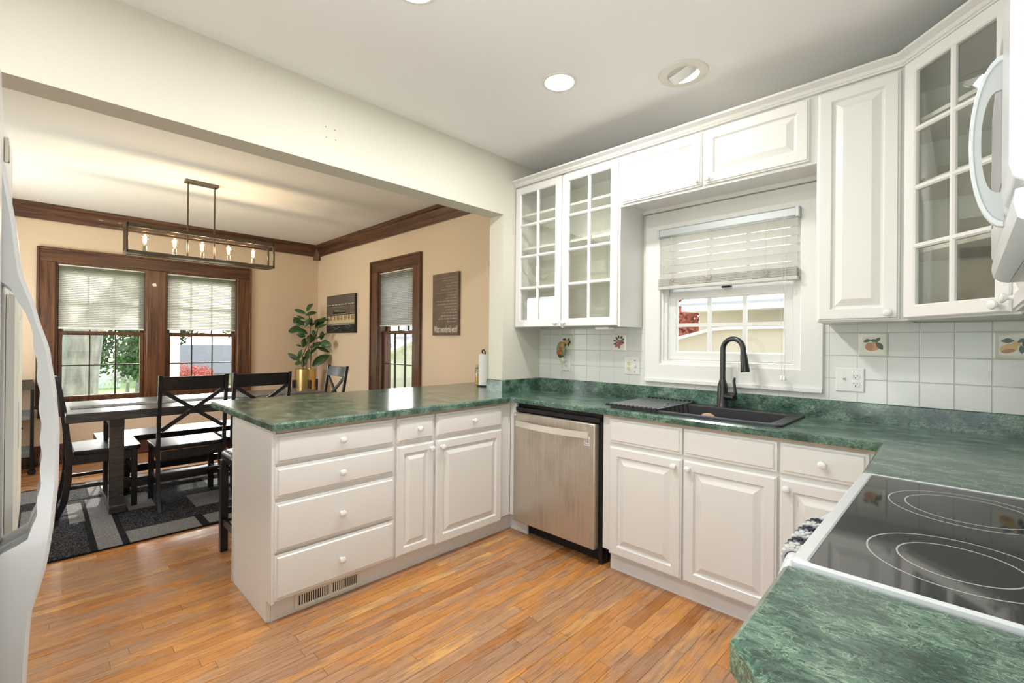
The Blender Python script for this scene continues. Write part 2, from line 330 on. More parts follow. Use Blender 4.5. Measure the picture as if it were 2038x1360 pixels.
def tile_mat():
    mt, n, o = new_mat('white_square_wall_tile'); tc = nd(n, 'ShaderNodeTexCoord'); sp = nd(n, 'ShaderNodeSeparateXYZ', Vector=tc.outputs['Object'])
    M = lambda op, a, b=0.0: nd(n, 'ShaderNodeMath', {'operation': op}, _0=a, _1=b).outputs[0]
    P_ = 0.1138
    def edge(v, v0):
        f = M('FRACT', M('ADD', M('DIVIDE', M('SUBTRACT', v, v0), P_), 20.0)); return M('MULTIPLY', M('MINIMUM', f, M('SUBTRACT', 1.0, f)), P_)
    e = M('MINIMUM', edge(sp.outputs[0], 0.109), edge(sp.outputs[2], 1.344))
    s = nd(n, 'ShaderNodeMapRange', Value=e); s.inputs[1].default_value = 0.0008; s.inputs[2].default_value = 0.003
    mx = nd(n, 'ShaderNodeMix', {'data_type': 'RGBA'}); n.links.new(s.outputs[0], mx.inputs[0]); mx.inputs[6].default_value = c4((0.56, 0.56, 0.53)); mx.inputs[7].default_value = c4((0.68, 0.69, 0.67))
    p = nd(n, 'ShaderNodeBsdfPrincipled', Base_Color=mx.outputs[2], Roughness=0.2)
    b = nd(n, 'ShaderNodeBump', Height=s.outputs[0], Strength=0.6, Distance=0.002); n.links.new(b.outputs[0], p.inputs['Normal'])
    n.links.new(p.outputs[0], o.inputs[0]); return mt
TILE = tile_mat()

def steel_mat():
    mt, n, o = new_mat('smudged_stainless_steel'); tc = nd(n, 'ShaderNodeTexCoord')
    mp = nd(n, 'ShaderNodeMapping', Vector=tc.outputs['Object'], Scale=(55, 55, 2.5)); a = nd(n, 'ShaderNodeTexNoise', Vector=mp.outputs[0], Scale=1.0, Detail=6.0, Roughness=0.7)
    mp2 = nd(n, 'ShaderNodeMapping', Vector=tc.outputs['Object'], Scale=(6, 6, 5)); b = nd(n, 'ShaderNodeTexNoise', Vector=mp2.outputs[0], Scale=1.0, Detail=5.0)
    s = nd(n, 'ShaderNodeMath', {'operation': 'ADD'}, _0=a.outputs[0], _1=b.outputs[0])
    r = ramp(n, s.outputs[0], [(0.70, (0.46, 0.41, 0.35)), (0.95, (0.57, 0.52, 0.45)), (1.0, (0.60, 0.55, 0.48))])
    ro = nd(n, 'ShaderNodeMapRange', Value=s.outputs[0]); ro.inputs[1].default_value = 0.7; ro.inputs[2].default_value = 1.3; ro.inputs[3].default_value = 0.44; ro.inputs[4].default_value = 0.3
    p = nd(n, 'ShaderNodeBsdfPrincipled', Base_Color=r, Roughness=ro.outputs[0], Metallic=0.8); n.links.new(p.outputs[0], o.inputs[0]); return mt
STEEL = steel_mat()
def rug_mat(name, a, b, sc_=240):
    mt, n, o = new_mat(name); tc = nd(n, 'ShaderNodeTexCoord'); mp = nd(n, 'ShaderNodeMapping', Vector=tc.outputs['Object'], Scale=(0.35, 1, 1)); t = nd(n, 'ShaderNodeTexNoise', Vector=mp.outputs[0], Scale=sc_, Detail=3.0)
    r = ramp(n, t.outputs[0], [(0.42, a), (0.66, b)]); p = nd(n, 'ShaderNodeBsdfPrincipled', Base_Color=r, Roughness=0.95); p.inputs['Specular IOR Level'].default_value = 0.1
    bp = nd(n, 'ShaderNodeBump', Height=t.outputs[0], Strength=0.6, Distance=0.01); n.links.new(bp.outputs[0], p.inputs['Normal']); n.links.new(p.outputs[0], o.inputs[0]); return mt
RUGB = rug_mat('charcoal_rug_pile', (0.007, 0.007, 0.008), (0.085, 0.085, 0.09), 210)
RUGG = rug_mat('grey_rug_pile', (0.15, 0.145, 0.14), (0.26, 0.25, 0.24), 200)
RUGK = rug_mat('black_rug_pile', (0.008, 0.008, 0.009), (0.02, 0.02, 0.022), 200)

# ---------------------------------------------------------------- room shell
CH = 2.632; XE = 2.85; XW = -4.218; YS = -3.6; CT = 0.915; T = 0.034
def wallbox(name, boxes, mt):
    b = MB()
    for bx in boxes: b.box(*bx)
    return struct(b.build(name, mt, smooth=0))
def holed(x0, x1, y0, y1, z0, z1, holes):                          # wall along x with holes (xa, xb, za, zb), sorted
    r = []; x = x0
    for a, b_, c, d in holes:
        r += [(x, a, y0, y1, z0, z1), (a, b_, y0, y1, z0, c), (a, b_, y0, y1, d, z1)]; x = b_
    return r + [(x, x1, y0, y1, z0, z1)]
floor = struct(MB().box(XW - .15, XE + .15, YS - .15, .15, -.12, 0).build('floor', FLOORM, smooth=0))
struct(MB().box(0, XE + .15, YS - .15, .15, CH, CH + .2).build('ceiling', CEIL, smooth=0))
struct(MB().box(XW - .15, -.0001, YS - .15, .15, CH, CH + .2).build('ceiling', CEILD, smooth=0))
KW = (1.02, 1.80, 1.155, 2.005)          # kitchen window opening
NW = (-2.512, -1.785, 0.60, 2.095)       # narrow window opening
wallbox('wall_north', holed(-.0, XE + .15, 0, .15, 0, CH, [KW]), WALLK)
wallbox('wall_dining_north', holed(XW - .15, 0, 0, .15, 0, CH, [NW]), WALLD)
W1 = (-2.681, -1.943, 0.60, 2.065); W2 = (-1.771, -1.028, 0.60, 2.065)
wallbox('wall_west', [(b[2], b[3], b[0], b[1], b[4], b[5]) for b in holed(YS - .15, 0, XW - .15, XW, 0, CH, [W1, W2])], WALLD)
wallbox('wall_east', [(XE, XE + .15, YS, 0, 0, CH)], WALLK)
SD = (1.66, 2.80, 0.0, 2.1)              # unseen door opening, added behind the camera to let light in
wallbox('wall_south', holed(XW - .15, XE + .15, YS - .15, YS, 0, CH, [(-3.6, -2.2, 0.7, 2.1), SD]), WALLK)  # rear window opening also added, unseen, as a light source
SY = -.424
wallbox('wall_partition', [(-.145, 0, SY, 0, 0, CH)], WALLK)
b = MB().box(-.145, 0, YS, SY, 2.216, CH)
for y, z in ((-1.743, 2.413), (-1.692, 2.412), (-1.74, 2.358), (-1.688, 2.359)):
    b.cyl((0, y, z), (.0012, y, z), .0028, n=10, m=1)
struct(b.build('trim_1', [WALLK, pb('screw_hole_stain', (0.14, 0.11, 0.03), 0.6)], smooth=0))
# crown moulding of the dining room (name = trim)
def crown(name, axis, a, bb, mt):
    if axis == 'y':
        poly = [(XW, 2.472), (XW + .022, 2.472), (XW + .026, 2.515), (XW + .03, 2.522), (XW + .03, 2.545), (XW + .05, 2.59), (XW + .065, 2.60), (XW + .07, CH), (XW, CH)]
        return struct(MB().prism([(p[0], p[1]) for p in poly], a, bb, 'y').build(name, mt, smooth=25))
    poly = [(0, 2.472), (-.022, 2.472), (-.026, 2.515), (-.03, 2.522), (-.03, 2.545), (-.05, 2.59), (-.065, 2.60), (-.07, CH), (0, CH)]
    return struct(MB().prism(poly, a, bb, 'x').build(name, mt, smooth=25))
crown('trim_2', 'y', YS, -.02, OAKY); crown('trim_3', 'x', XW + .02, -.145, OAKX)
struct(MB().prism([(XW, 0), (XW + .075, 0), (XW + .075, -.02), (XW + .02, -.075), (XW, -.075)], 2.42, CH - .02).build('trim_4', OAKZ, bevel=.003))
struct(MB().box(XW, XW + .02, YS, 0, 0, .2).box(XW + .0, XW + .035, YS, 0, 0, .03).build('baseboard_west', BASEB, bevel=.004))
struct(MB().box(XW + .02, -.8, -.02, 0, 0, .2).build('baseboard_dining_north', BASEB, bevel=.004))
# ceiling seams in the dining room plaster
# ---------------------------------------------------------------- backsplash tiles
b = MB()
for bx in holed(0.0005, XE, -.008, 0, 1.005, 1.386, [(.925, 1.895, 1.005, 1.3859)])[0:1] : b.box(*bx)
b.box(1.895, XE, -.008, 0, 1.005, 1.386); b.box(.925, 1.895, -.008, 0, 1.005, 1.045)
struct(b.build('trim_5', TILE, smooth=0))

def fruit_tile(kind, cx, cz, label):
    t = thing('accent_tile', label, 'decorative tile', (cx, -.008, cz), group='fruit tiles set in the backsplash')
    M = Matrix.Translation((cx, -.008, cz))
    MB(M).nested(.112, .112, [(0, .001), (0, -.004), (.006, -.007), (.014, -.005), (.018, -.005)], u0=-.056, z0=-.056).build('tile_body', TILE_W, t)
    b = MB(M); y0, y1 = -.0048, -.0058
    def blob(x, z, rx, rz, a, m):
        p = []
        for k in range(20):
            q = 2 * PI * k / 20; u, v = rx * math.cos(q), rz * math.sin(q); p.append((x + u * math.cos(a) - v * math.sin(a), z + u * math.sin(a) + v * math.cos(a)))
        b.prism(p, y0 - .0001 * len(b.m) / 22, y1 - .0001 * len(b.m) / 22, 'y', m)
    def leaf(x, z, L, a, m=1):
        p = []
        for k in range(9): u = k / 8; p.append((u * L, .30 * L * math.sin(PI * u)))
        for k in range(7, 0, -1): u = k / 8; p.append((u * L, -.22 * L * math.sin(PI * u)))
        b.prism([(x + u * math.cos(a) - v * math.sin(a), z + u * math.sin(a) + v * math.cos(a)) for u, v in p], y0 - .0001 * len(b.m) / 22, y1 - .0001 * len(b.m) / 22, 'y', m)
    if kind == 'peach':
        blob(-.002, -.010, .028, .021, 0, 0); blob(-.012, -.010, .014, .019, .2, 3)
        leaf(-.036, .012, .032, .35); leaf(-.01, .02, .03, -.15); leaf(.012, .012, .045, -.95); leaf(.01, .01, .03, .9, 1)
    elif kind == 'pear':
        blob(-.012, -.012, .026, .019, .35, 0); blob(.008, .006, .014, .011, .5, 0); blob(-.014, -.022, .02, .008, .2, 3)
        leaf(-.035, .018, .04, .05); leaf(.026, .018, .035, -1.1); leaf(.022, .002, .035, -1.5); leaf(.012, .012, .03, .6)
    else:
        for i, (x, z) in enumerate([(-.012, .018), (0, .012), (.014, .012), (-.016, .002), (-.004, .0), (.008, .001), (-.022, -.012), (-.006, -.012), (.007, -.010), (.02, -.007), (-.012, -.022), (.002, -.023), (-.024, -.026), (.0, -.034)]): blob(x, z, .0078, .007, 0, 0 if i % 3 else 3)
        for x, z, a in ((-.01, .02, 2.2), (-.0, .026, 1.75), (.012, .024, 1.05), (.018, .012, .6), (.016, .006, -.4), (-.02, -.002, 3.5), (-.02, .01, 2.9)): leaf(x, z, .026, a)
    cols = {'peach': [(0.62, 0.30, 0.12), (0.03, 0.06, 0.045), 0, (0.50, 0.20, 0.08)], 'pear': [(0.66, 0.44, 0.11), (0.03, 0.07, 0.05), 0, (0.45, 0.14, 0.06)], 'berries': [(0.42, 0.10, 0.10), (0.03, 0.06, 0.04), 0, (0.28, 0.12, 0.12)]}[kind]
    b.build('fruit_motif', [pb(kind + '_glaze', cols[0], .25), pb(kind + '_leaf_glaze', cols[1], .25), TILE_W, pb(kind + '_shade_glaze', cols[3], .25)], t, smooth=0)
TILE_W = pb('cream_tile_glaze', (0.76, 0.74, 0.67), 0.22)
fruit_tile('berries', .7225, 1.2865, 'cream decorative tile painted with red berries and dark leaves')
fruit_tile('pear', .2655, 1.2865, 'cream decorative tile painted with a pear, behind the oval night light')
fruit_tile('peach', 2.1015, 1.2865, 'cream decorative tile painted with an orange peach and dark leaves')
fruit_tile('pear', 2.5565, 1.2865, 'cream decorative tile painted with a yellow pear at the right edge')

# ---------------------------------------------------------------- cabinets
KNOB = [(.0001, .0), (.009, 0), (.0075, .004), (.006, .010), (.0085, .015), (.0145, .019), (.0165, .024), (.0145, .029), (.008, .0325), (.0001, .0335)]
RAISED = [(0, 0), (0, .013), (.006, .015), (.009, .020), (.050, .020), (.057, .0095), (.064, .0095), (.090, .0200), (.094, .0215)]
SLABF = [(0, 0), (0, .013), (.010, .0145), (.015, .020), (.02, .0205)]
def knob(parent, M, u, z, d=.02):
    return MB(M).lathe(KNOB, (u, d, z), (0, 1, 0), 20).build('knob', KNOBM, parent)
def panel_door(parent, M, u0, u1, z0, z1, ku=None, kz=None, name='door', prof=RAISED):
    w_, h = u1 - u0, z1 - z0
    if prof is RAISED and min(w_, h) < .26:
        s_ = min(w_, h) / .29; prof = [(i * s_ if i > .02 else i, d) for i, d in prof]
    o = MB(M).nested(w_, h, prof, u0=u0, z0=z0).build(name, WHITE, parent, smooth=20)
    if ku is not None: knob(o, M, ku, kz)
    return o
def glass_door(parent, M, u0, u1, z0, z1, ku, kz, cols=2, rows=4, fw=.052):
    b = MB(M).frame(u0, u1, z0, z1, fw, 0, .02, .005)
    a0, a1, c0, c1 = u0 + fw, u1 - fw, z0 + fw, z1 - fw
    hw = .010
    def bar(p, q, hor):
        if hor: b.prism([(.004, p - hw), (.013, p - hw), (.019, p - .004), (.019, p + .004), (.013, p + hw), (.004, p + hw)], q[0] - .003, q[1] + .003, 'x')
        else: b.prism([(p - hw, .0042), (p - hw, .0132), (p - .004, .0192), (p + .004, .0192), (p + hw, .0132), (p + hw, .0042)], q[0] - .003, q[1] + .003, 'z')
    for k in range(1, rows): bar(c0 + (c1 - c0) * k / rows, (a0, a1), True)
    for k in range(1, cols): bar(a0 + (a1 - a0) * k / cols, (c0, c1), False)
    o = b.build('door', WHITE, parent, smooth=25)
    MB(M).box(a0 - .006, a1 + .006, .003, .006, c0 - .006, c1 + .006).build('glass_panes', GLASSC, o, smooth=0)
    knob(o, M, ku, kz); return o
FPEN = face_M((.208, 0, 0), (0, -1, 0), (1, 0, 0))                 # peninsula front: u = -y
# drawer unit
t = thing('drawer_cabinet', 'white base cabinet with four stacked drawers at the end of the peninsula', 'cabinet', (-.07, -1.75, 0))
MB().box(-.325, .208, -2.047, -1.437, .115, CT - T - .004).box(-.30, .150, -2.047, -1.437, 0, .115).build('body', WHITE, t, smooth=0)
b = MB().prism([(-.344, 0), (.166, 0), (.166, .10), (.218, .10), (.218, CT - T - .004), (-.344, CT - T - .004)], -2.066, -2.0475, 'y')
b.build('end_panel', WHITE, t, bevel=.002)
MB().box(-.356, -.3445, -2.072, -2.02, 0, CT - T - .004).build('edge_trim', WHITE, t, bevel=.004)
MB().box(.151, .166, -2.047, -1.437, 0, .113).build('toe_kick', WHITE, t, smooth=0)
for z0, z1, kz in ((.728, .862, .797), (.572, .713, .637), (.330, .552, .437), (.113, .318, .209)):
    d = MB(FPEN).nested(.603, z1 - z0, SLABF, u0=1.449, z0=z0).build('drawer', WHITE, t, smooth=20); knob(d, FPEN, 1.745, kz)
MB().box(.2082, .2095, -2.047, -1.437, .863, .876).build('raw_edge', CREAMEDGE, t)
# narrow unit
t = thing('narrow_cabinet', 'narrow white base cabinet with one small drawer above a slim door', 'cabinet', (-.07, -1.31, 0))
MB().box(-.325, .208, -1.4365, -1.1805, .115, CT - T - .004).build('body', WHITE, t, smooth=0)
MB().box(.151, .166, -1.4365, -1.1805, 0, .113).build('toe_kick', WHITE, t, smooth=0)
d = MB(FPEN).nested(.243, .134, SLABF, u0=1.189, z0=.728).build('drawer', WHITE, t, smooth=20); knob(d, FPEN, 1.297, .795)
panel_door(t, FPEN, 1.189, 1.432, .110, .708, 1.215, .672)
MB().box(.2082, .2095, -1.4365, -1.1805, .863, .876).build('raw_edge', CREAMEDGE, t)
# wider unit next to the corner
t = thing('base_cabinet', 'white peninsula cabinet with one drawer and a wide raised panel door beside the dishwasher', 'cabinet', (-.07, -.9, 0))
MB().box(-.325, .208, -1.180, -.5465, .115, CT - T - .004).build('body', WHITE, t, smooth=0)
MB().box(.151, .166, -1.180, -.4985, 0, .113).build('toe_kick', WHITE, t, smooth=0)
d = MB(FPEN).nested(.533, .134, SLABF, u0=.641, z0=.728).build('drawer', WHITE, t, smooth=20); knob(d, FPEN, .893, .795)
panel_door(t, FPEN, .641, 1.174, .100, .708, 1.139, .669)
MB().box(.2082, .2095, -1.180, -.575, .863, .876).build('raw_edge', CREAMEDGE, t)
# heating register in the toe kick
t = thing('floor_register', 'beige metal heating register set in the peninsula toe kick under the drawers', 'vent', (.167, -1.776, .012))
M = face_M((.1665, 0, 0), (0, -1, 0), (1, 0, 0))
MB(M).frame(1.609, 1.943, .012, .088, .014, 0, .006, .002).build('frame', CREAMP, t)
b = MB(M)
for k in range(27):
    u = 1.628 + k * .0109
    if k != 13: b.box(u, u + .0045, .0005, .005, .026, .074)
b.box(1.623, 1.629, .0005, .005, .026, .074).box(1.924, 1.929, .0005, .005, .026, .074).box(1.763, 1.778, .0005, .005, .026, .074)
b.build('louvres', CREAMP, t, smooth=0)
MB(M).box(1.624, 1.928, .0001, .0008, .027, .073).build('backing', pb('dark_duct', (0.05, 0.025, 0.015), .7), t, smooth=0)

FS = face_M((0, -.53, 0), (1, 0, 0), (0, -1, 0))                   # sink run front
# corner filler
t = thing('corner_filler', 'white filler strip closing the corner between peninsula and dishwasher', 'filler panel', (.23, -.55, 0))
MB().box(.2085, .2665, -.545, -.5255, .115, CT - T - .004).build('panel', WHITE, t, bevel=.002)
MB().box(.151, .33, -.498, -.484, 0, .098).build('toe_kick', WHITE, t, smooth=0)
# dishwasher
t = thing('dishwasher', 'stainless steel dishwasher with water streaks and a curved bar handle', 'dishwasher', (.585, -.3, 0))
MB().box(.268, .935, -.525, -.03, .10, CT - T - .006).build('body', BLACKM, t, smooth=0)
MB().prism([(.268, .10), (.912, .10), (.912, .818), (.268, .818)], -.576, -.526, 'y').build('door', STEEL, t, bevel=.006)
MB().box(.272, .93, -.560, -.5255, .826, .852).build('control_strip', BLACKM, t, bevel=.003)
pts = []; r_ = []
for k in range(17):
    a = k / 16; pts.append((.30 + .57 * a, -.592 - .050 * math.sin(PI * a), .752 + .004 * math.sin(PI * a)))
hb = MB()
for k in range(16):
    p, q = Vector(pts[k]), Vector(pts[k + 1])
    hb.add([(p.x, p.y, p.z - .019), (p.x, p.y, p.z + .019), (q.x, q.y, q.z + .019), (q.x, q.y, q.z - .019), (p.x, p.y + .012, p.z - .014), (p.x, p.y + .012, p.z + .014), (q.x, q.y + .012, q.z + .014), (q.x, q.y + .012, q.z - .014)],
           [(0, 1, 2, 3), (7, 6, 5, 4), (1, 5, 6, 2), (0, 3, 7, 4)] + ([(0, 4, 5, 1)] if k == 0 else []) + ([(3, 2, 6, 7)] if k == 15 else []))
hb.box(.298, .318, -.590, -.574, .738, .766).box(.852, .872, -.590, -.574, .738, .766)
hb.build('handle', pb('polished_steel', (.80, .77, .72), .3, .45), t, smooth=50)
MB().box(.30, .93, -.47, -.455, .004, .10).box(.90, .925, -.51, -.455, .004, .16).build('toe_kick', DARK, t, smooth=0)
M = face_M((0, -.5765, 0), (1, 0, 0), (0, -1, 0))
b = MB(M).box(.838, .882, 0, .0006, .690, .742, 0); b.box(.842, .878, .0006, .0009, .697, .728, 1); b.box(.844, .876, .0009, .0012, .699, .726, 0)
st = b.build('sticker', [pb('sticker_white', (.75, .75, .73), .4), DARK], t, smooth=0)
MB(M).lathe([(.0001, .0), (.007, 0), (.007, .0015), (.0001, .0018)], (.283, 0, .803), (0, 1, 0), 16).build('badge', OUTW, t)
def text_mesh(name, s, size, M, mt, parent, extrude=.0004, align='LEFT', shear=0, sx=1):
    cu = bpy.data.curves.new(name, 'FONT'); cu.body = s; cu.size = size; cu.extrude = extrude; cu.align_x = align; cu.align_y = 'CENTER'; cu.shear = shear; cu.resolution_u = 3
    o = bpy.data.objects.new('tmp', cu); COL.objects.link(o)
    me = bpy.data.meshes.new_from_object(o.evaluated_get(bpy.context.evaluated_depsgraph_get())); bpy.data.objects.remove(o); bpy.data.curves.remove(cu)
    P = WM.get(parent, Matrix()).inverted()
    for v in me.vertices: v.co = P @ (M @ Vector((v.co.x * sx, v.co.z, v.co.y)))
    me.materials.clear(); me.materials.append(mt)
    o = bpy.data.objects.new(name, me); COL.objects.link(o); o.parent = parent; WM[o] = WM[parent]; return o
bpy.context.view_layer.update()
text_mesh('sticker_text', '10', .026, M @ Matrix.Translation((.860, .0014, .7125)), DARK, t, align='CENTER')

# sink cabinet
t = thing('sink_cabinet', 'white sink base cabinet with two raised panel doors under two false drawer fronts', 'cabinet', (1.4, -.3, 0))
b = MB().box(.942, 1.841, -.53, -.515, .115, CT - T - .004).box(.942, .96, -.515, -.02, .115, .87).box(1.823, 1.841, -.515, -.02, .115, .87).box(.96, 1.823, -.515, -.02, .115, .135)
b.build('body', WHITE, t, smooth=0)
MB().box(.975, 1.841, -.498, -.484, 0, .113).build('toe_kick', WHITE, t, smooth=0)
for u0, u1 in ((.992, 1.410), (1.420, 1.836)): MB(FS).nested(u1 - u0, .132, SLABF, u0=u0, z0=.728).build('false_front', WHITE, t, smooth=20)
panel_door(t, FS, .992, 1.410, .105, .706, 1.375, .668)
panel_door(t, FS, 1.420, 1.836, .105, .706, 1.448, .668)
MB().box(.945, 1.841, -.5315, -.5302, .863, .876).build('raw_edge', CREAMEDGE, t)
t = thing('base_cabinet', 'white base cabinet with one drawer over a door, half hidden behind the stove corner', 'cabinet', (2.05, -.3, 0))
MB().box(1.8415, 2.235, -.53, -.02, .115, CT - T - .004).build('body', WHITE, t, smooth=0)
MB().box(1.8415, 2.235, -.498, -.484, 0, .113).build('toe_kick', WHITE, t, smooth=0)
d = MB(FS).nested(.305, .132, SLABF, u0=1.849, z0=.728).build('drawer', WHITE, t, smooth=20); knob(d, FS, 2.005, .795)
panel_door(t, FS, 1.849, 2.154, .105, .706, 1.876, .668)
MB().box(1.8415, 2.19, -.5315, -.5302, .863, .876).build('raw_edge', CREAMEDGE, t)
t = thing('corner_cabinet', 'white blind corner base cabinet between sink run and stove, under the green worktop', 'cabinet', (2.5, -.6, 0))
MB().box(2.236, 2.84, -1.15, -.02, .1, CT - T - .004).build('body', WHITE, t, smooth=0)
MB().box(2.30, 2.84, -1.15, -.02, 0, .0995).build('toe_kick', WHITE, t, smooth=0)
t = thing('base_cabinet', 'white base cabinet below the clipped green worktop in the foreground', 'cabinet', (2.6, -2.1, 0))
MB().prism([(2.25, -1.912), (2.84, -1.912), (2.84, -2.36), (2.44, -2.36), (2.25, -2.19)], .1, CT - T - .0125).build('body', WHITE, t, smooth=0)
MB().prism([(2.32, -1.912), (2.84, -1.912), (2.84, -2.32), (2.46, -2.32), (2.32, -2.17)], 0, .0995).build('toe_kick', WHITE, t, smooth=0)

# ---------------------------------------------------------------- worktops
def offset_poly(poly, d):
    n = len(poly); r = []
    for i in range(n):
        a, b_, c = Vector(poly[i - 1]), Vector(poly[i]), Vector(poly[(i + 1) % n])
        e1 = (b_ - a).normalized(); e2 = (c - b_).normalized(); n1 = Vector((-e1.y, e1.x)); n2 = Vector((-e2.y, e2.x))
        q = n1 + n2; q = q / q.dot(n1) if abs(q.dot(n1)) > 1e-6 else n1; p = b_ + q * d
        r.append((p.x, p.y))
    return r
def slab(name, outline, z0, z1, ch, mt, parent, hole=None):
    bm = bmesh.new()
    def loop(poly, z): return [bm.verts.new((p[0], p[1], z)) for p in poly]
    def ring(a, b_):
        for i in range(len(a)): bm.faces.new((a[i], a[(i + 1) % len(a)], b_[(i + 1) % len(a)], b_[i]))
    L0, L1, L2 = loop(outline, z0), loop(outline, z1 - ch), loop(offset_poly(outline, ch), z1)
    ring(L0, L1); ring(L1, L2)
    H0 = H1 = []
    if hole: H0, H1 = loop(hole, z0), loop(hole, z1); ring(H0, H1)
    for L, H in ((L0, H0), (L2, H1)):
        es = [bm.edges.get((l[i], l[(i + 1) % len(l)])) for l in ([L, H] if hole else [L]) for i in range(len(l))]
        bmesh.ops.triangle_fill(bm, edges=es, use_beauty=True)
    bmesh.ops.recalc_face_normals(bm, faces=bm.faces)
    b = MB(); vs = {v: i for i, v in enumerate(bm.verts)}
    b.add([v.co[:] for v in bm.verts], [tuple(vs[v] for v in f.verts) for f in bm.faces]); bm.free()
    return b.build(name, mt, parent, smooth=0)
OUT_A = [(-.79, -2.075), (.249, -2.075), (.249, -.5915), (.269, -.5715), (2.192, -.5715), (2.206, -1.152), (2.848, -1.152), (2.848, -.001), (.001, -.001), (.001, -.425), (-.146, -.425), (-.146, -.001), (-.79, -.001)]
SK = (.955, 1.838, -.505, -.045)
t = thing('countertop', 'green marbled laminate countertop running over the peninsula and round the sink to the stove', 'countertop', (0, 0, CT - T))
slab('worktop', OUT_A, CT - T, CT, .008, GREEN, t, [(SK[0] + .02, SK[2] + .02), (SK[1] - .02, SK[2] + .02), (SK[1] - .02, SK[3] - .02), (SK[0] + .02, SK[3] - .02)])
bsp = [(.001, -.001), (.001, -.425), (-.146, -.425), (-.146, -.446), (.022, -.446), (.022, -.022), (2.826, -.022), (2.826, -1.152), (2.848, -1.152), (2.848, -.001)]
slab('backsplash', bsp, CT, 1.007, .004, GREEN, t)
t = thing('countertop', 'green marbled laminate countertop end with clipped corner in the near foreground', 'countertop', (2.5, -2.1, CT - T))
slab('worktop', [(2.210, -2.178), (2.40, -2.375), (2.848, -2.375), (2.848, -1.9095), (2.203, -1.9095)], CT - T - .012, CT, .009, GREEN, t)
MB().box(2.826, 2.848, -2.375, -1.912, CT, 1.007).build('backsplash', GREEN, t)

# ---------------------------------------------------------------- sink, faucet, rack
t = thing('kitchen_sink', 'black composite drop-in single bowl sink in the green countertop', 'sink', (1.4, -.27, CT))
def rrect(x0, x1, y0, y1, r, n=5):
    p = []
    for cx, cy, a0 in ((x1 - r, y1 - r, 0), (x0 + r, y1 - r, 90), (x0 + r, y0 + r, 180), (x1 - r, y0 + r, 270)):
        for k in range(n + 1): a = math.radians(a0 + 90 * k / n); p.append((cx + r * math.cos(a), cy + r * math.sin(a)))
    return p
def loft(b, loops, close_first=False, close_last=True, m=0):
    vs = []; fs = []; n = len(loops[0])
    for l in loops: vs += l
    for j in range(len(loops) - 1):
        for k in range(n): fs.append((j * n + k, j * n + (k + 1) % n, (j + 1) * n + (k + 1) % n, (j + 1) * n + k))
    if close_first: fs.append(tuple(range(n - 1, -1, -1)))
    if close_last: fs.append(tuple((len(loops) - 1) * n + k for k in range(n)))
    b.add(vs, fs, m)
L = lambda q, z: [(x, y, z) for x, y in q]
b = MB(); loft(b, [L(rrect(.978, 1.815, -.478, -.068, .03), CT - .01), L(rrect(SK[0], SK[1], SK[2], SK[3], .03), CT + .0005), L(rrect(SK[0], SK[1], SK[2], SK[3], .03), CT + .009), L(rrect(SK[0] + .004, SK[1] - .004, SK[2] + .004, SK[3] - .004, .028), CT + .012),
    L(rrect(1.00, 1.79, -.478, -.125, .03), CT + .012), L(rrect(1.003, 1.787, -.475, -.128, .03), CT + .009), L(rrect(1.01, 1.78, -.468, -.135, .035), CT - .18), L(rrect(1.03, 1.76, -.448, -.155, .03), CT - .20)])
b.build('basin', GRANITE, t, smooth=40, recalc=False)
MB().lathe([(.0001, 0), (.05, 0), (.056, .003), (.056, .005), (.042, .004), (.038, -.0), (.0001, -.001)][::-1], (1.42, -.30, CT - .199), (0, 0, 1), 28).build('drain', pb('copper_drain', (.42, .25, .17), .35, .7), t)
MB().ell((1.42, -.30, CT - .192), (.036, .036, .014), 14).build('strainer', pb('tan_strainer', (.52, .36, .24), .6), t)
t = thing('sponge', 'small tan rounded sponge against the back wall of the black sink', 'sponge', (1.385, -.158, CT - .07))
MB().ell((1.385, -.158, CT - .046), (.042, .020, .026), 18).build('sponge_body', pb('tan_sponge', (.50, .36, .24), .9, bump=150, bs=.6), t)
MB().lathe([(.0001, 0), (.012, 0), (.010, .006), (.0001, .006)], (1.385, -.1355, CT - .046), (0, -1, 0), 12).build('suction_cup', GREYP, t)
fx, fy, fz = 1.437, -.085, CT + .012
t = thing('faucet', 'matte black gooseneck pull-down faucet with side lever behind the sink', 'faucet', (fx, fy, fz))
b = MB().lathe([(.034, 0), (.034, .006), (.030, .012), (.0275, .10), (.0255, .125), (.018, .15), (.0165, .155)], (fx, fy, fz), (0, 0, 1), 28)
b.build('body', FAUCET, t)
pts = [(fx, fy, fz + .14), (fx, fy, fz + .22), (fx, fy, fz + .30)]
for k in range(0, 17):
    a = PI - k * (PI * 1.04) / 16; R_ = .061
    pts.append((fx + .97 * R_ * (1 + math.cos(a)), fy - .24 * R_ * (1 + math.cos(a)), fz + .325 + R_ * math.sin(a)))
MB().tube(pts, .0145, 16).build('spout', FAUCET, t)
e = Vector(pts[-1]); d_ = Vector((.11, -.03, -1)).normalized()
MB().lathe([(.0135, -.02), (.0145, .0), (.0155, .012), (.0155, .018), (.0175, .02), (.0205, .07), (.0235, .108), (.022, .113), (.0001, .113)], e, d_, 24).build('spray_head', FAUCET, t)
hd = Vector((.93, -.37, 0)).normalized(); hz = fz + .062
b = MB().cyl(Vector((fx, fy, hz)) + hd * .015, Vector((fx, fy, hz)) + hd * .083, .0185, .0175, 20)
b.ring([(.0165, .0), (.0185, .001), (.0185, .003), (.0165, .004)], Vector((fx, fy, hz)) + hd * .062, hd, 20)
q0 = Vector((fx, fy, hz)) + hd * .074
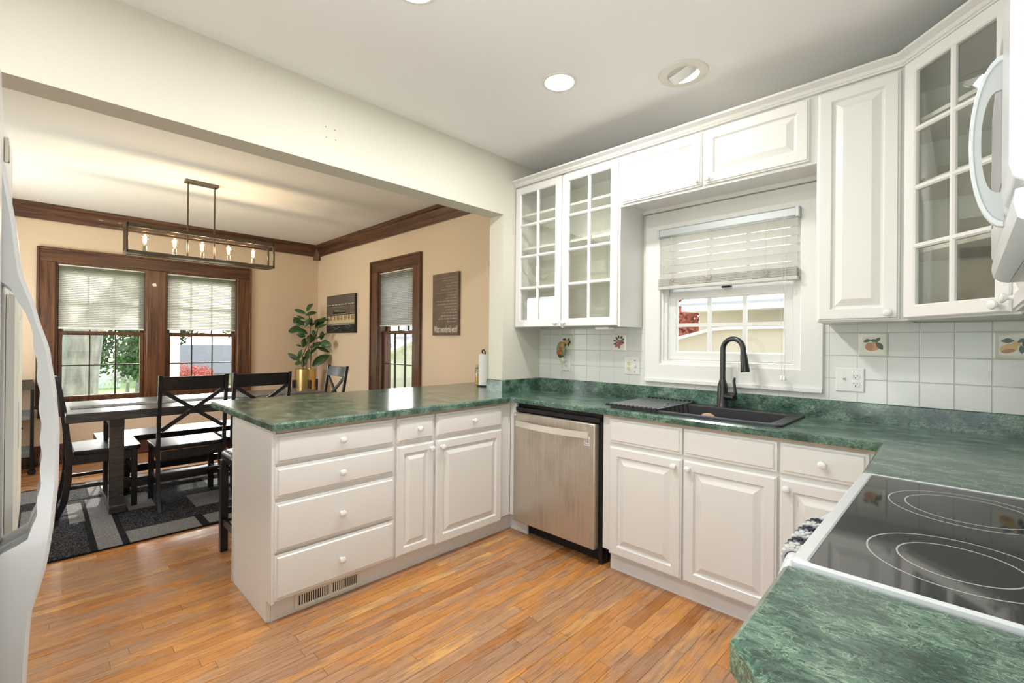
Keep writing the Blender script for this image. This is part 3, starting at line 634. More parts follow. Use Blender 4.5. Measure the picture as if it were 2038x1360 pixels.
b.tube([q0 + Vector((0, 0, .005)), q0 + hd * .012 + Vector((0, 0, .03)), q0 + hd * .007 + Vector((0, 0, .062)), q0 + hd * .002 + Vector((0, 0, .09)), q0 + hd * .007 + Vector((0, 0, .110))], [.012, .008, .007, .008, .0055], 10)
b.build('lever', FAUCET, t)
t = thing('drying_rack', 'roll-up drying rack of thin steel bars over the left of the sink', 'drying rack', (1.08, -.28, CT + .012))
rx0, rx1 = .948, 1.262
N_ = 12
b = MB()
for k in range(N_):
    x = rx0 + .012 + k * (rx1 - rx0 - .024) / (N_ - 1); b.cyl((x, -.517, CT + .0185), (x, -.047, CT + .0185), .0045, n=8)
b.build('bars', STEELBAR, t)
for y in (-.517, -.045):
    b = MB()
    b.box(rx0, rx1, y - .006, y + .006, CT + .0125, CT + .020)
    for k in range(N_): x = rx0 + .012 + k * (rx1 - rx0 - .024) / (N_ - 1); b.cyl((x, y - .010, CT + .0195), (x, y + .010, CT + .0195), .007, n=10)
    b.build('end_strip', pb('black_silicone', (.012, .012, .013), .5), t)

# ---------------------------------------------------------------- upper cabinets
FU = face_M((0, -.286, 0), (1, 0, 0), (0, -1, 0)); ZB, ZT = 1.386, 2.44
def carcass(b, x0, x1, y0, y1, z0, z1, shelves=(), m=0):
    tk = .016
    b.box(x0, x0 + tk, y0, y1, z0, z1, m); b.box(x1 - tk, x1, y0, y1, z0, z1, m); b.box(x0 + tk, x1 - tk, y0, y1, z0 + .012, z0 + .028, m); b.box(x0 + tk, x1 - tk, y0, y1, z1 - tk, z1, m); b.box(x0 + tk, x1 - tk, y1 - .008, y1, z0 + .028, z1 - tk, 1)
    for z in shelves: b.box(x0 + tk, x1 - tk, y0 + .03, y1 - .008, z, z + .016, 1)
t = thing('glass_door_cabinet', 'white wall cabinet with two eight-pane glass doors left of the window', 'cabinet', (.445, -.15, ZB))
b = MB(); carcass(b, .004, .893, -.286, -.009, ZB, ZT, (1.68, 1.97, 2.22)); b.box(.435, .455, -.286, -.27, ZB, ZT)
b.build('body', [WHITE, INSIDE], t, smooth=0)
glass_door(t, FU, .008, .438, ZB + .008, ZT - .014, .405, ZB + .033)
glass_door(t, FU, .449, .881, ZB + .008, ZT - .014, .478, ZB + .033)
b = MB().box(.70, .80, -.27, -.20, ZB - .016, ZB - .001); b.build('light_switch_box', KNOBM, t, bevel=.003)
t = thing('over_window_cabinet', 'low white wall cabinet with two wide raised panel doors above the sink window', 'cabinet', (1.41, -.15, 2.13))
b = MB(); b.box(.8935, 1.923, -.286, -.009, 2.145, ZT); b.box(.8935, 1.923, -.286, -.268, 2.122, 2.145); b.box(.8935, 1.923, -.034, -.009, 2.122, 2.145); b.box(.8935, .911, -.268, -.034, 2.122, 2.145); b.box(1.905, 1.923, -.268, -.034, 2.122, 2.145)
b.build('body', WHITE, t, smooth=0)
panel_door(t, FU, .908, 1.396, 2.136, ZT - .014, 1.372, 2.162)
panel_door(t, FU, 1.408, 1.896, 2.136, ZT - .014, 1.434, 2.162)
t = thing('wall_cabinet', 'tall white wall cabinet with one raised panel door right of the window', 'cabinet', (2.08, -.15, ZB))
MB().box(1.9235, 2.238, -.286, -.009, ZB, ZT).build('body', WHITE, t, smooth=0)
panel_door(t, FU, 1.932, 2.222, ZB + .006, ZT - .012, 2.186, ZB + .034)
# diagonal corner cabinet
P0, P1 = Vector((2.239, -.306, 0)), Vector((2.543, -.61, 0)); U_ = (P1 - P0).normalized(); N2 = Vector((-U_.y, U_.x, 0)) * -1
if N2.x > 0: N2 = -N2
t = thing('corner_wall_cabinet', 'white diagonal corner wall cabinet with an eight-pane glass door', 'cabinet', (2.6, -.25, ZB))
b = MB(); ply = [(2.239, -.009), (2.239, -.290), (2.556, -.607), (2.845, -.607), (2.845, -.009)]
b.prism(ply, ZB + .006, ZB + .022); b.prism(ply, ZT - .016, ZT)
for z in (1.66, 1.93, 2.19): b.prism([(2.26, -.02), (2.26, -.27), (2.56, -.58), (2.83, -.58), (2.83, -.02)], z, z + .016, m=1)
b.box(2.239, 2.252, -.290, -.009, ZB, ZT); b.box(2.556, 2.845, -.607, -.594, ZB, ZT); b.box(2.252, 2.845, -.017, -.009, ZB + .02, ZT - .016, 1); b.box(2.837, 2.845, -.594, -.009, ZB + .02, ZT - .016, 1)
FD = face_M(P0 + N2 * .0, U_, N2); b.M = FD; b.frame(0, .43, ZB, ZT, .03, -.018, 0, .002)
b.build('body', [WHITE, INSIDE], t, smooth=0)
glass_door(t, FD, .012, .418, ZB + .008, ZT - .012, .385, ZB + .034)
# small cabinet beside the microwave and the one over it
FE = face_M((2.545, 0, 0), (0, -1, 0), (-1, 0, 0))
t = thing('wall_cabinet', 'slim white wall cabinet between the corner cabinet and the microwave', 'cabinet', (2.7, -.88, ZB))
MB().box(2.545, 2.845, -1.147, -.6075, ZB, ZT).build('body', WHITE, t, smooth=0)
panel_door(t, FE, .62, 1.138, ZB + .008, ZT - .012, .665, ZB + .05)
t = thing('over_microwave_cabinet', 'white wall cabinet above the microwave reaching the crown moulding', 'cabinet', (2.7, -1.53, 1.87))
MB().box(2.545, 2.845, -1.915, -1.1475, 1.87, ZT).build('body', WHITE, t, smooth=0)
panel_door(t, FE, 1.155, 1.525, 1.88, ZT - .012); panel_door(t, FE, 1.535, 1.905, 1.88, ZT - .012)
# crown moulding swept along the cabinet fronts
path = [(.001, -.288), (2.236, -.288), (2.5465, -.5985), (2.5465, -1.915)]
cp = [(0, ZT - .002), (.016, ZT - .002), (.020, ZT + .004), (.024, ZT + .006), (.032, ZT + .018), (.050, ZT + .028), (.056, ZT + .030), (.056, ZT + .040), (0, ZT + .040)]
def off_open(path, d):
    r = []
    for i, p in enumerate(path):
        p = Vector(p); es = []
        if i > 0: es.append((p - Vector(path[i - 1])).normalized())
        if i < len(path) - 1: es.append((Vector(path[i + 1]) - p).normalized())
        ns = [Vector((e_.y, -e_.x)) for e_ in es]; q = sum(ns, Vector((0, 0))); q = q / q.dot(ns[0]); r.append(p + q * d)
    return r
vs = []; fs = []; k_ = len(cp); offs = [off_open(path, d) for d, z in cp]
for i in range(len(path)):
    for j, (d, z) in enumerate(cp): vs.append((offs[j][i].x, offs[j][i].y, z))
for i in range(len(path) - 1):
    for j in range(k_): fs.append((i * k_ + j, i * k_ + (j + 1) % k_, (i + 1) * k_ + (j + 1) % k_, (i + 1) * k_ + j))
fs += [tuple(range(k_)), tuple((len(path) - 1) * k_ + j for j in range(k_))]
o = MB().add(vs, fs).build('cabinet_crown', WHITE, smooth=25)
tag(o, 'white crown moulding running along the top of the wall cabinets', 'moulding')

# ---------------------------------------------------------------- kitchen window
r = sroot('window_1', (1.41, 0, 1.1))
MB(face_M((0, 0, 0), (1, 0, 0), (0, -1, 0))).frame(.918, 1.905, 1.038, 2.119, .103, -.0, .022, .004, wb=.118, wt=.115).build('casing', TRIMW, r, smooth=20)
MB().box(.92, 1.903, -.034, -.0222, 1.038, 1.062).build('apron', TRIMW, r, bevel=.003)
b = MB()
b.box(1.0205, 1.036, .0, .14, 1.156, 2.004).box(1.784, 1.7995, 0, .14, 1.156, 2.004).box(1.036, 1.784, 0, .14, 1.99, 2.004).box(1.036, 1.784, 0, .14, 1.156, 1.175)
b.box(1.036, 1.058, .012, .028, 1.176, 1.989).box(1.762, 1.784, .012, .028, 1.176, 1.989)
b.build('jamb', TRIMW, r, smooth=0)
def sash(root, M, u0, u1, z0, z1, st, rb, rt, cols, rows, mt, mbar, gm, mw=.010, th=.034, lastm=None):
    b = MB(M).frame(u0, u1, z0, z1, st, -th, 0, .006, wb=rb, wt=rt); o = b.build('sash', mt, root, smooth=20)
    a0, a1, c0, c1 = u0 + st, u1 - st, z0 + rb, z1 - rt; b = MB(M)
    for k in range(1, cols): u = a0 + (a1 - a0) * k / cols; b.box(u - mw, u + mw, -th + .006, -.006, c0, c1)
    for k in range(1, rows): z = c0 + (c1 - c0) * k / rows; b.box(a0, a1, -th + .007, -.007, z - mw, z + mw)
    b.build('muntins', mbar, o, smooth=0)
    MB(M).box(a0, a1, -th / 2 - .002, -th / 2 + .001, c0, c1).build('glass', gm, o, smooth=0); return o
M = face_M((0, .030, 0), (1, 0, 0), (0, -1, 0))
sash(r, M, 1.058, 1.762, 1.178, 1.612, .05, .058, .050, 3, 2, TRIMW, TRIMW, GLASSW)
M = face_M((0, .070, 0), (1, 0, 0), (0, -1, 0))
sash(r, M, 1.040, 1.780, 1.585, 1.989, .05, .05, .05, 3, 2, TRIMW, TRIMW, GLASSW)
MB().box(1.395, 1.445, -.0, .028, 1.613, 1.625).lathe([(.006, 0), (.006, .01), (.02, .012), (.02, .018)], (1.42, .015, 1.62), (0, 0, 1), 12).build('sash_lock', BLACKM, r)
# faux wood blind
t = thing('venetian_blind', 'white faux wood slat blind raised half way over the sink window', 'window blind', (1.41, -.02, 2.0))
MB().box(1.022, 1.797, -.055, -.003, 1.955, 1.995).box(1.018, 1.034, -.062, -.0025, 1.948, 2.001).box(1.785, 1.801, -.062, -.0025, 1.948, 2.001).build('headrail', pb('painted_steel_headrail', (.60, .64, .66), .35, .2), t, bevel=.002)
for k in range(6):
    z = 1.925 - .045 * k; a = math.radians(64); cy = -.029; hw = .0213
    M_ = Matrix.Translation((1.409, cy, z)) @ Matrix.Rotation(-a, 4, 'X'); MB(M_).box(-.383, .383, -hw, hw, -.0014, .0014).build('slat', SLATM, t, bevel=.0006, seg=1)
b = MB()
for k in range(9):
    z = 1.645 + k * .0052; j = random.uniform(-.002, .002); b.box(1.026 + j, 1.792 + j, -.054 + j, -.005 + j, z, z + .0032)
b.build('slat_stack', SLATM, t, smooth=0)
MB().box(1.024, 1.795, -.057, -.003, 1.622, 1.642).build('bottom_rail', SLATM, t, bevel=.003)
for x in (1.115, 1.335, 1.645):
    b = MB(); b.tube([(x + random.uniform(-.003, .003), -.058 + random.uniform(-.002, .001), 1.955 - .275 * k / 20) for k in range(21)], .0011, 5)
    for q in range(2):
        pts = [(x + random.uniform(-.022, .022), -.061 + random.uniform(-.004, .0), 1.675 + random.uniform(-.022, .022)) for k in range(14)]; b.tube(pts, .0009, 5)
    b.build('ladder_cord', STRING, t)
for dx in (0, .014):
    b = MB(); x = 1.727 + dx; b.tube([(x, -.060, 1.955), (x + .002, -.061, 1.7), (x - .002, -.061, 1.45), (x + .001, -.0605, 1.2), (x, -.060, 1.118)], .0011, 5); c_ = b.build('pull_cord', STRING, t)
    MB().lathe([(.001, .028), (.006, .024), (.009, .010), (.008, .002), (.004, 0)][::-1], (x, -.060, 1.093), (0, 0, 1), 12).build('tassel', KNOBM, c_)

# ---------------------------------------------------------------- wall plates
def receptacle(b, x, z, m):
    for dz in (.019, -.019):
        b.lathe([(.0001, .0), (.0155, 0), (.0165, .002), (.0165, .004), (.0001, .0042)], (x, -.013, z + dz), (0, -1, 0), 20, m)
        b.box(x - .0075, x - .0055, -.0185, -.0171, z + dz - .001, z + dz + .008, 2).box(x + .0055, x + .0075, -.0185, -.0171, z + dz - .001, z + dz + .006, 2)
        b.lathe([(.0001, 0), (.0026, 0), (.0026, .0012)], (x, -.0171, z + dz - .008), (0, -1, 0), 8, 2)
def plate(x, z, w_, label, items, cat='outlet'):
    t = thing('outlet_plate', label, cat, (x, -.008, z))
    M = face_M((0, -.0085, 0), (1, 0, 0), (0, -1, 0))
    MB(M).nested(w_, .116, [(0, 0), (0, .003), (.004, .006), (.01, .0065)], u0=x - w_ / 2, z0=z - .058).build('plate', OUTW, t, smooth=20)
    for kind, dx in items:
        b = MB()
        if kind == 'r': receptacle(b, x + dx, z, 0); b.build('receptacle', [OUTW, IVORY, DARK], t)
        elif kind == 'i': receptacle(b, x + dx, z, 1); b.build('receptacle', [OUTW, IVORY, DARK], t)
        elif kind == 's':
            b.box(x + dx - .005, x + dx + .005, -.0165, -.0150, z - .012, z + .012); b.prism([(-.015, z - .003), (-.027, z + .009), (-.024, z + .013), (-.015, z + .006)], x + dx - .004, x + dx + .004, 'x')
            for dz in (-.03, .03): b.lathe([(.0001, 0), (.003, 0), (.003, .0015)], (x + dx, -.015, z + dz), (0, -1, 0), 8)
            b.build('toggle', OUTW, t)
        else:
            b.lathe([(.0001, 0), (.011, 0), (.012, .003), (.009, .008), (.0001, .009)], (x + dx, -.0148, z), (0, -1, 0), 18)
            b.build('dimmer_knob', [OUTW, IVORY, DARK], t)
            for dz in (-.037, .037): MB().lathe([(.0001, 0), (.0035, 0), (.0035, .0015)], (x + dx, -.0148, z + dz), (0, -1, 0), 8).build('screw', DARK, t)
plate(.822, 1.131, .116, 'white double wall plate with an ivory outlet and a round dimmer left of the window', [('i', -.023), ('d', .023)])
plate(2.014, 1.113, .116, 'white double wall plate with a toggle switch and outlet right of the window', [('s', -.023), ('r', .023)])
plate(.270, 1.13, .072, 'white single outlet plate under the oval night light near the corner', [('r', 0)])
t = thing('night_light', 'oval ceramic night light painted with fruit, plugged into the corner outlet', 'night light', (.25, -.05, 1.22))
b = MB()
b.ell((.248, -.052, 1.228), (.040, .016, .062), 22, 0); b.ell((.238, -.058, 1.207), (.024, .014, .024), 14, 1); b.ell((.255, -.060, 1.232), (.018, .012, .022), 14, 1); b.ell((.262, -.055, 1.262), (.017, .013, .026), 14, 2); b.ell((.266, -.062, 1.205), (.010, .009, .020), 12, 3); b.ell((.25, -.056, 1.185), (.026, .013, .016), 12, 4)
b.build('shade', [pb('green_glaze', (.20, .30, .16), .15), pb('red_glaze', (.50, .09, .04), .15), pb('amber_glaze', (.55, .28, .07), .15), pb('olive_glaze', (.22, .25, .05), .15), pb('dark_glaze', (.05, .07, .03), .15)], t)
b = MB().cyl((.262, -.014, 1.150), (.262, -.046, 1.152), .015, .013, 16).cyl((.26, -.042, 1.148), (.256, -.05, 1.18), .011, .013, 14)
b.build('plug', pb('cream_plug', (.72, .64, .50), .4), t)

# ---------------------------------------------------------------- recessed ceiling lights
def can_light(x, y, label, r_=.092, seen=True):
    t = thing('recessed_light', label, 'ceiling light', (x, y, CH), group=None)
    MB().ring([(r_, -.0005), (r_ - .002, -.004), (r_ * .82, -.005), (r_ * .80, -.0005)], (x, y, CH), (0, 0, 1), 40).build('trim_ring', pb('ring_white', (.78, .77, .73), .4), t)
    MB().lathe([(r_ * .80, -.0006), (r_ * .55, -.0012), (.0001, -.0014)][::-1], (x, y, CH), (0, 0, 1), 40).build('lens', GLOW, t)
    add_light('light', 'AREA', (x, y, CH - .012), P_CAN, (1.0, .98, .95), r_ * 1.6, (0, 0, -1), parent=None)
can_light(.91, -.917, 'round recessed light in the kitchen ceiling nearest the corner beam')
can_light(.915, -1.80, 'round recessed light cut by the top edge of the photo')
can_light(1.0, -3.0, 'unseen recessed light added behind the camera')  # extra downlight out of view, added to brighten the ceilings
t = thing('eyeball_light', 'tilted white eyeball ceiling light above the sink', 'ceiling light', (1.405, -.553, CH))
MB().ring([(.118, -.0005), (.116, -.005), (.076, -.008), (.074, -.0005)], (1.405, -.553, CH), (0, 0, 1), 40).build('trim_ring', pb('ring_cream', (.74, .71, .64), .4), t)
ed = Vector((.35, 1.0, -1.15)).normalized()
c_ = Vector((1.405, -.553, CH + .012))
MB().lathe([(.072, -.0), (.071, .018), (.066, .038), (.060, .046), (.058, .044), (.058, .03)], c_ - ed * .015, ed, 32).build('eyeball', pb('eyeball_white', (.76, .75, .72), .35), t)
MB().lathe([(.0001, .028), (.057, .028), (.057, .033), (.0001, .036)], c_ - ed * .01, ed, 28).build('bulb', GLOW, t)
add_light('eyeball_lamp', 'SPOT', c_ + ed * .05, P_EYE, (1, .86, .68), .05, ed).data.spot_size = math.radians(110)

# ---------------------------------------------------------------- stove
t = thing('electric_range', 'white freestanding electric range with black glass cooktop', 'stove', (2.5, -1.53, 0))
MB().box(2.26, 2.84, -1.902, -1.162, .02, .90).build('body', PLASTIC, t, smooth=0)
b = MB(); ro = rrect(2.212, 2.842, -1.909, -1.155, .012, 3); ri = rrect(2.236, 2.77, -1.902, -1.163, .012, 3); ro2 = rrect(2.217, 2.838, -1.904, -1.160, .012, 3)
loft(b, [L(ro, .898), L(ro, .920), L(ro2, .924), L(rrect(2.233, 2.773, -1.9035, -1.1615, .012, 3), .924), L(ri, .922), L(ri, .912)], close_first=True)
b.build('cooktop_frame', PLASTIC, t, smooth=30, recalc=False)
MB().box(2.2365, 2.7695, -1.9015, -1.1635, .9125, .9212).build('glass_cooktop', BLKGLASS, t, smooth=0)
def ringmesh(cx, cy, rad, wd=.0013):
    return MB().ring([(rad + wd, 0), (rad + wd, .0003), (rad - wd, .0003), (rad - wd, 0)], (cx, cy, .9213), (0, 0, 1), 72)
for cx, cy, ra, rb_ in ((2.415, -1.72, .122, .080), (2.425, -1.36, .135, .105), (2.66, -1.70, .085, .06), (2.66, -1.35, .085, .06)):
    o = ringmesh(cx, cy, ra).build('burner_ring', RINGM, t, smooth=0); ringmesh(cx, cy, rb_).build('inner_ring', RINGM, o, smooth=0)
MB().box(2.235, 2.2595, -1.897, -1.167, .20, .80).box(2.2345, 2.2595, -1.897, -1.167, .045, .19).build('oven_door', PLASTIC, t, bevel=.006)
MB().box(2.245, 2.2595, -1.897, -1.167, .81, .895).build('front_panel', PLASTIC, t, bevel=.004)
pts = [(2.245, -1.185, .79)]
for k in range(17): a = k / 16; pts.append((2.188 - .030 * math.sin(PI * a), -1.20 - .665 * a, .815 + .01 * math.sin(PI * a)))
pts.append((2.245, -1.88, .79))
MB().tube(pts, .018, 14).build('handle', PLASTIC, t)
b = MB().prism([(2.772, .9), (2.84, .9), (2.84, 1.10), (2.80, 1.10), (2.785, 1.08)], -1.905, -1.16, 'y'); b.build('backguard', PLASTIC, t, bevel=.005)
# crocheted wrap on the handle
t = thing('handle_wrap', 'grey, black and white crocheted wrap around the oven door handle', 'crocheted wrap', (2.16, -1.53, .82))
mt, n, o_ = new_mat('crochet_yarn'); tc = nd(n, 'ShaderNodeTexCoord')
wv = nd(n, 'ShaderNodeTexWave', {'wave_type': 'BANDS', 'bands_direction': 'Y'}, Vector=tc.outputs['Object'], Scale=4.2, Distortion=3.0)
r_ = ramp(n, wv.outputs[0], [(0.2, (.03, .035, .045)), (.45, (.30, .32, .35)), (.75, (.55, .55, .54))])
p = nd(n, 'ShaderNodeBsdfPrincipled', Base_Color=r_, Roughness=.95); n.links.new(p.outputs[0], o_.inputs[0]); YARN = mt
b = MB()
for k in range(15):
    a = .34 + k * .0245; cx = 2.188 - .030 * math.sin(PI * a); cy = -1.20 - .665 * a; cz = .815 + .01 * math.sin(PI * a)
    for q in range(14):
        an = 2 * PI * (q + .5 * (k % 2)) / 14; b.ell((cx + .024 * math.cos(an), cy, cz + .024 * math.sin(an)), (.0065, .0095, .0065), 6)
    b.ring([(.0195, -.011), (.0235, -.011), (.0235, .011), (.0195, .011)], (cx, cy, cz), (0, 1, 0), 16)
b.build('stitches', YARN, t)

# ---------------------------------------------------------------- microwave
t = thing('microwave', 'white over-the-range microwave with a curved handle at the right edge', 'microwave', (2.65, -1.53, 1.44))
MB().box(2.495, 2.845, -1.912, -1.152, 1.445, 1.868).build('body', PLASTIC, t, bevel=.004)
b = MB(); q = [(2.494, 1.49), (2.494, 1.866), (2.468, 1.862), (2.464, 1.84), (2.463, 1.60), (2.464, 1.50), (2.468, 1.49)]
b.prism([(x, z) for x, z in q], -1.722, -1.153, 'y'); b.build('door', PLASTIC, t, smooth=25)
MB().box(2.4622, 2.4635, -1.66, -1.22, 1.56, 1.80).build('door_window', GREYP, t, smooth=0)
b = MB(); q = [(2.494, 1.495), (2.494, 1.866), (2.466, 1.862), (2.461, 1.84), (2.460, 1.52), (2.464, 1.503), (2.475, 1.495)]
b.prism(q, -1.911, -1.726, 'y'); b.build('control_panel', PLASTIC, t, smooth=25, bevel=.003)
b = MB(); q = [(2.494, 1.489), (2.466, 1.487), (2.464, 1.47), (2.468, 1.45), (2.480, 1.44), (2.494, 1.437)]
b.prism(q, -1.911, -1.153, 'y'); b.prism([(2.495, 1.4445), (2.84, 1.4445), (2.84, 1.437), (2.495, 1.437)], -1.905, -1.158, 'y'); b.build('vent_skirt', PLASTIC, t, smooth=30)
b = MB()
for k in range(5): b.lathe([(.0001, 0), (.006, 0), (.006, .001)], (2.52, -1.80 + k * .12, 1.4368), (0, 0, -1), 12)
b.build('vent_hole', DARK, t)
no, ni = [], []
for k in range(17):
    a = -PI / 2 + PI * k / 16; no.append((2.4645 - .042 * math.cos(a), 1.62 + .142 * math.sin(a)))
for k in range(13):
    a = -PI / 2 + PI * k / 12; ni.append((2.4645 - .026 * math.cos(a) ** .7, 1.62 + .088 * math.sin(a)))
b = MB()
y0, y1 = -1.694, -1.680
outer = no
def band(b, A, B, y0, y1):
    vs = []; fs = []
    for k in range(17):
        for (x, z) in (A[k], B[k]):
            for y in (y0, y1): vs.append((x, y, z))
    for k in range(16):
        o4, n4 = 4 * k, 4 * k + 4
        fs += [(o4, n4, n4 + 1, o4 + 1), (o4 + 2, o4 + 3, n4 + 3, n4 + 2), (o4, o4 + 2, n4 + 2, n4), (o4 + 1, n4 + 1, n4 + 3, o4 + 3)]
    fs += [(0, 1, 3, 2), (64, 66, 67, 65)]; b.add(vs, fs)
mid = []; inner = []
for k in range(17):
    a = -PI / 2 + PI * k / 16; mid.append((2.4645 - .036 * math.cos(a), 1.62 + .132 * math.sin(a))); inner.append((2.4645 - .027 * max(math.cos(a), 0) ** .6, 1.62 + .085 * math.sin(a)))
band(b, outer, mid, y0, y1); hb_ = b.build('handle', PLASTIC, t, smooth=50, bevel=.0015)
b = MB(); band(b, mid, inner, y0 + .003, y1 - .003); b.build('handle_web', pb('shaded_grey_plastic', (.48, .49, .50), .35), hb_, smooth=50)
# ---------------------------------------------------------------- refrigerator (doors face the kitchen, seen edge on)
t = thing('refrigerator', 'white side-by-side refrigerator with ice dispenser seen edge-on at the left', 'refrigerator', (1.12, -3.2, 0))
YD = -2.842
MB().box(.67, 1.57, -3.56, -2.912, .03, 1.70).build('body', PLASTIC, t, bevel=.008)
def fdoor(x0, x1, nm, z0=.09, z1=1.70):
    pl = [(x0, -2.905), (x0, YD - .012), (x0 + .012, YD - .002), ((x0 + x1) / 2, YD + .004), (x1 - .012, YD - .002), (x1, YD - .012), (x1, -2.905)]
    return MB().prism(pl, z0, z1).build(nm, PLASTIC, t, smooth=35, bevel=.003)
fd = fdoor(.672, 1.108, 'door'); fdoor(1.114, 1.568, 'door')
M = face_M((0, YD + .003, 0), (1, 0, 0), (0, 1, 0))
o = MB(M).frame(.73, 1.02, .86, 1.372, .022, -.002, .016, .006, wb=.05, wt=.05).build('dispenser', CREAMP, fd)
MB(M).box(.752, .998, .0, .003, .91, 1.322).build('dispenser_panel', GREYP, fd, smooth=0)
MB(M).box(.752, .998, .003, .012, 1.19, 1.322).build('dispenser_controls', pb('pale_control_panel', (.62, .64, .62), .2), fd, bevel=.003)
MB(M).box(.80, .83, .003, .013, 1.02, 1.13).box(.90, .93, .003, .013, 1.02, 1.13).build('dispenser_paddle', GREYP, fd, bevel=.002)
def fhandle(x, wdt, mirror=1):
    out_ = [(1.69, -.008), (1.62, .000), (1.50, .016), (1.41, .024), (1.33, .046), (1.256, .064), (1.18, .073), (1.104, .078), (1.004, .077), (.93, .072), (.856, .064), (.80, .052), (.765, .043), (.69, .038), (.609, .036), (.40, .034), (.12, .032)]
    inn = [(1.69, -.012), (1.62, -.012), (1.50, -.012), (1.395, -.012), (1.372, .012), (1.315, .036), (1.25, .044), (1.18, .049), (1.10, .052), (1.02, .0525), (.95, .047), (.905, .036), (.88, -.012), (.69, -.012), (.609, -.012), (.40, -.012), (.12, -.012)]
    b = MB(); vs = []; fs = []; K = 5
    # resample both outlines at common parameters, wavy finger grip on the inner side
    def interp(tab, z):
        for (a, u), (c, v) in zip(tab, tab[1:]):
            if c <= z <= a: k = (a - z) / (a - c); k = k * k * (3 - 2 * k) * .3 + k * .7; return u + (v - u) * k
        return tab[-1][1]
    zs = [1.69, 1.66, 1.58, 1.50, 1.44, 1.40] + [1.39 - .0085 * k for k in range(60)] + [.87, .84, .80, .765, .72, .66, .6, .5, .4, .3, .2, .12]
    for z in zs:
        o_ = interp(out_, z); i_ = interp(inn, z)
        if .93 < z < 1.33: i_ += .0014 * math.sin((z - .93) * 2 * PI / .058)
        for xx, yy in ((x - wdt, i_), (x - wdt, o_ - .006), (x - wdt * .6, o_), (x + wdt * .6, o_), (x + wdt, o_ - .006), (x + wdt, i_)): vs.append((xx, YD + yy, z))
    n_ = 6
    for j in range(len(zs) - 1):
        for k in range(n_): fs.append((j * n_ + k, j * n_ + (k + 1) % n_, (j + 1) * n_ + (k + 1) % n_, (j + 1) * n_ + k))
    fs += [tuple(range(n_)), tuple((len(zs) - 1) * n_ + k for k in range(n_))]
    b.add(vs, fs); return b.build('handle', PLASTIC, t, smooth=50)
fhandle(1.145, .024)
fhandle(1.075, .024)
MB().box(1.175, 1.185, YD + .001, YD + .009, 1.60, 1.645).build('badge', NICKEL, t, bevel=.002)

# ---------------------------------------------------------------- dining room windows
r = sroot('window_2', (XW, -1.85, .6))
M = face_M((XW, 0, 0), (0, 1, 0), (1, 0, 0))
b = MB(M); b.box(-2.806, -2.681, 0, .024, .60, 2.065).box(-1.028, -.885, 0, .024, .60, 2.065).box(-1.943, -1.771, 0, .024, .60, 2.065)
b.build('side_casing', OAKZ, r, bevel=.006)
MB(M).box(-2.806, -.885, 0, .024, 2.065, 2.193).build('head_casing', OAKY, r, bevel=.006)
MB(M).box(-2.818, -2.796, 0, .036, .60, 2.205).box(-.895, -.873, 0, .036, .60, 2.205).box(-2.796, -.895, 0, .036, 2.183, 2.205).build('backband', OAKZ, r, bevel=.006)
MB(M).box(-2.83, -.86, 0, .055, .575, .60).box(-2.80, -.89, 0, .02, .48, .575).build('sill', OAKY, r, bevel=.005)
MB(M).box(-2.681, -1.943, -.15, 0, .60, .617).box(-1.771, -1.028, -.15, 0, .60, .617).build('stool', OAKY, r)
for (u0, u1, _, _) in (W1, W2):
    b = MB(M); b.box(u0, u0 + .018, -.15, -.001, .617, 2.064).box(u1 - .018, u1, -.15, -.001, .617, 2.064).box(u0 + .018, u1 - .018, -.15, -.001, 2.046, 2.064); b.build('jamb', OAKZ, r, smooth=0)
    Ms = face_M((XW - .024, 0, 0), (0, 1, 0), (1, 0, 0)); sash(r, Ms, u0 + .018, u1 - .018, .619, 1.355, .036, .062, .036, 3, 2, OAKZ, MUNT, GLASSW, .006)
    Ms = face_M((XW - .066, 0, 0), (0, 1, 0), (1, 0, 0)); sash(r, Ms, u0 + .018, u1 - .018, 1.325, 2.045, .036, .036, .045, 3, 2, OAKZ, MUNT, GLASSW, .006)
    MB(M).box((u0 + u1) / 2 - .03, (u0 + u1) / 2 + .03, -.05, -.025, 1.3555, 1.368).build('sash_lock', BRASS, r, bevel=.003)
r = sroot('window_3', (-2.15, 0, .6))
M = face_M((0, 0, 0), (1, 0, 0), (0, -1, 0))
b = MB(M); b.box(-2.668, -2.512, 0, .024, .60, 2.095).box(-1.785, -1.648, 0, .024, .60, 2.095); b.build('side_casing', OAKZ, r, bevel=.006)
MB(M).box(-2.668, -1.648, 0, .024, 2.095, 2.21).build('head_casing', OAKX, r, bevel=.006)
MB(M).box(-2.680, -2.658, 0, .036, .60, 2.222).box(-1.658, -1.636, 0, .036, .60, 2.222).box(-2.658, -1.658, 0, .036, 2.20, 2.222).build('backband', OAKZ, r, bevel=.006)
MB(M).box(-2.69, -1.62, 0, .055, .575, .60).box(-2.66, -1.66, 0, .02, .48, .575).build('sill', OAKX, r, bevel=.005)
b = MB(M); b.box(-2.512, -2.494, -.15, -.001, .60, 2.094).box(-1.803, -1.785, -.15, -.001, .60, 2.094).box(-2.494, -1.803, -.15, -.001, 2.076, 2.094).box(-2.494, -1.803, -.15, -.001, .60, .617); b.build('jamb', OAKZ, r, smooth=0)
Ms = face_M((0, .045, 0), (1, 0, 0), (0, -1, 0)); sash(r, Ms, -2.494, -1.803, .619, 1.40, .036, .06, .036, 3, 2, OAKZ, MUNT, GLASSW, .006)
Ms = face_M((0, .087, 0), (1, 0, 0), (0, -1, 0)); sash(r, Ms, -2.494, -1.803, 1.37, 2.075, .036, .036, .045, 3, 2, OAKZ, MUNT, GLASSW, .006)
MB(M).box(-2.18, -2.12, -.07, -.046, 1.4005, 1.413).build('sash_lock', BRASS, r, bevel=.003)
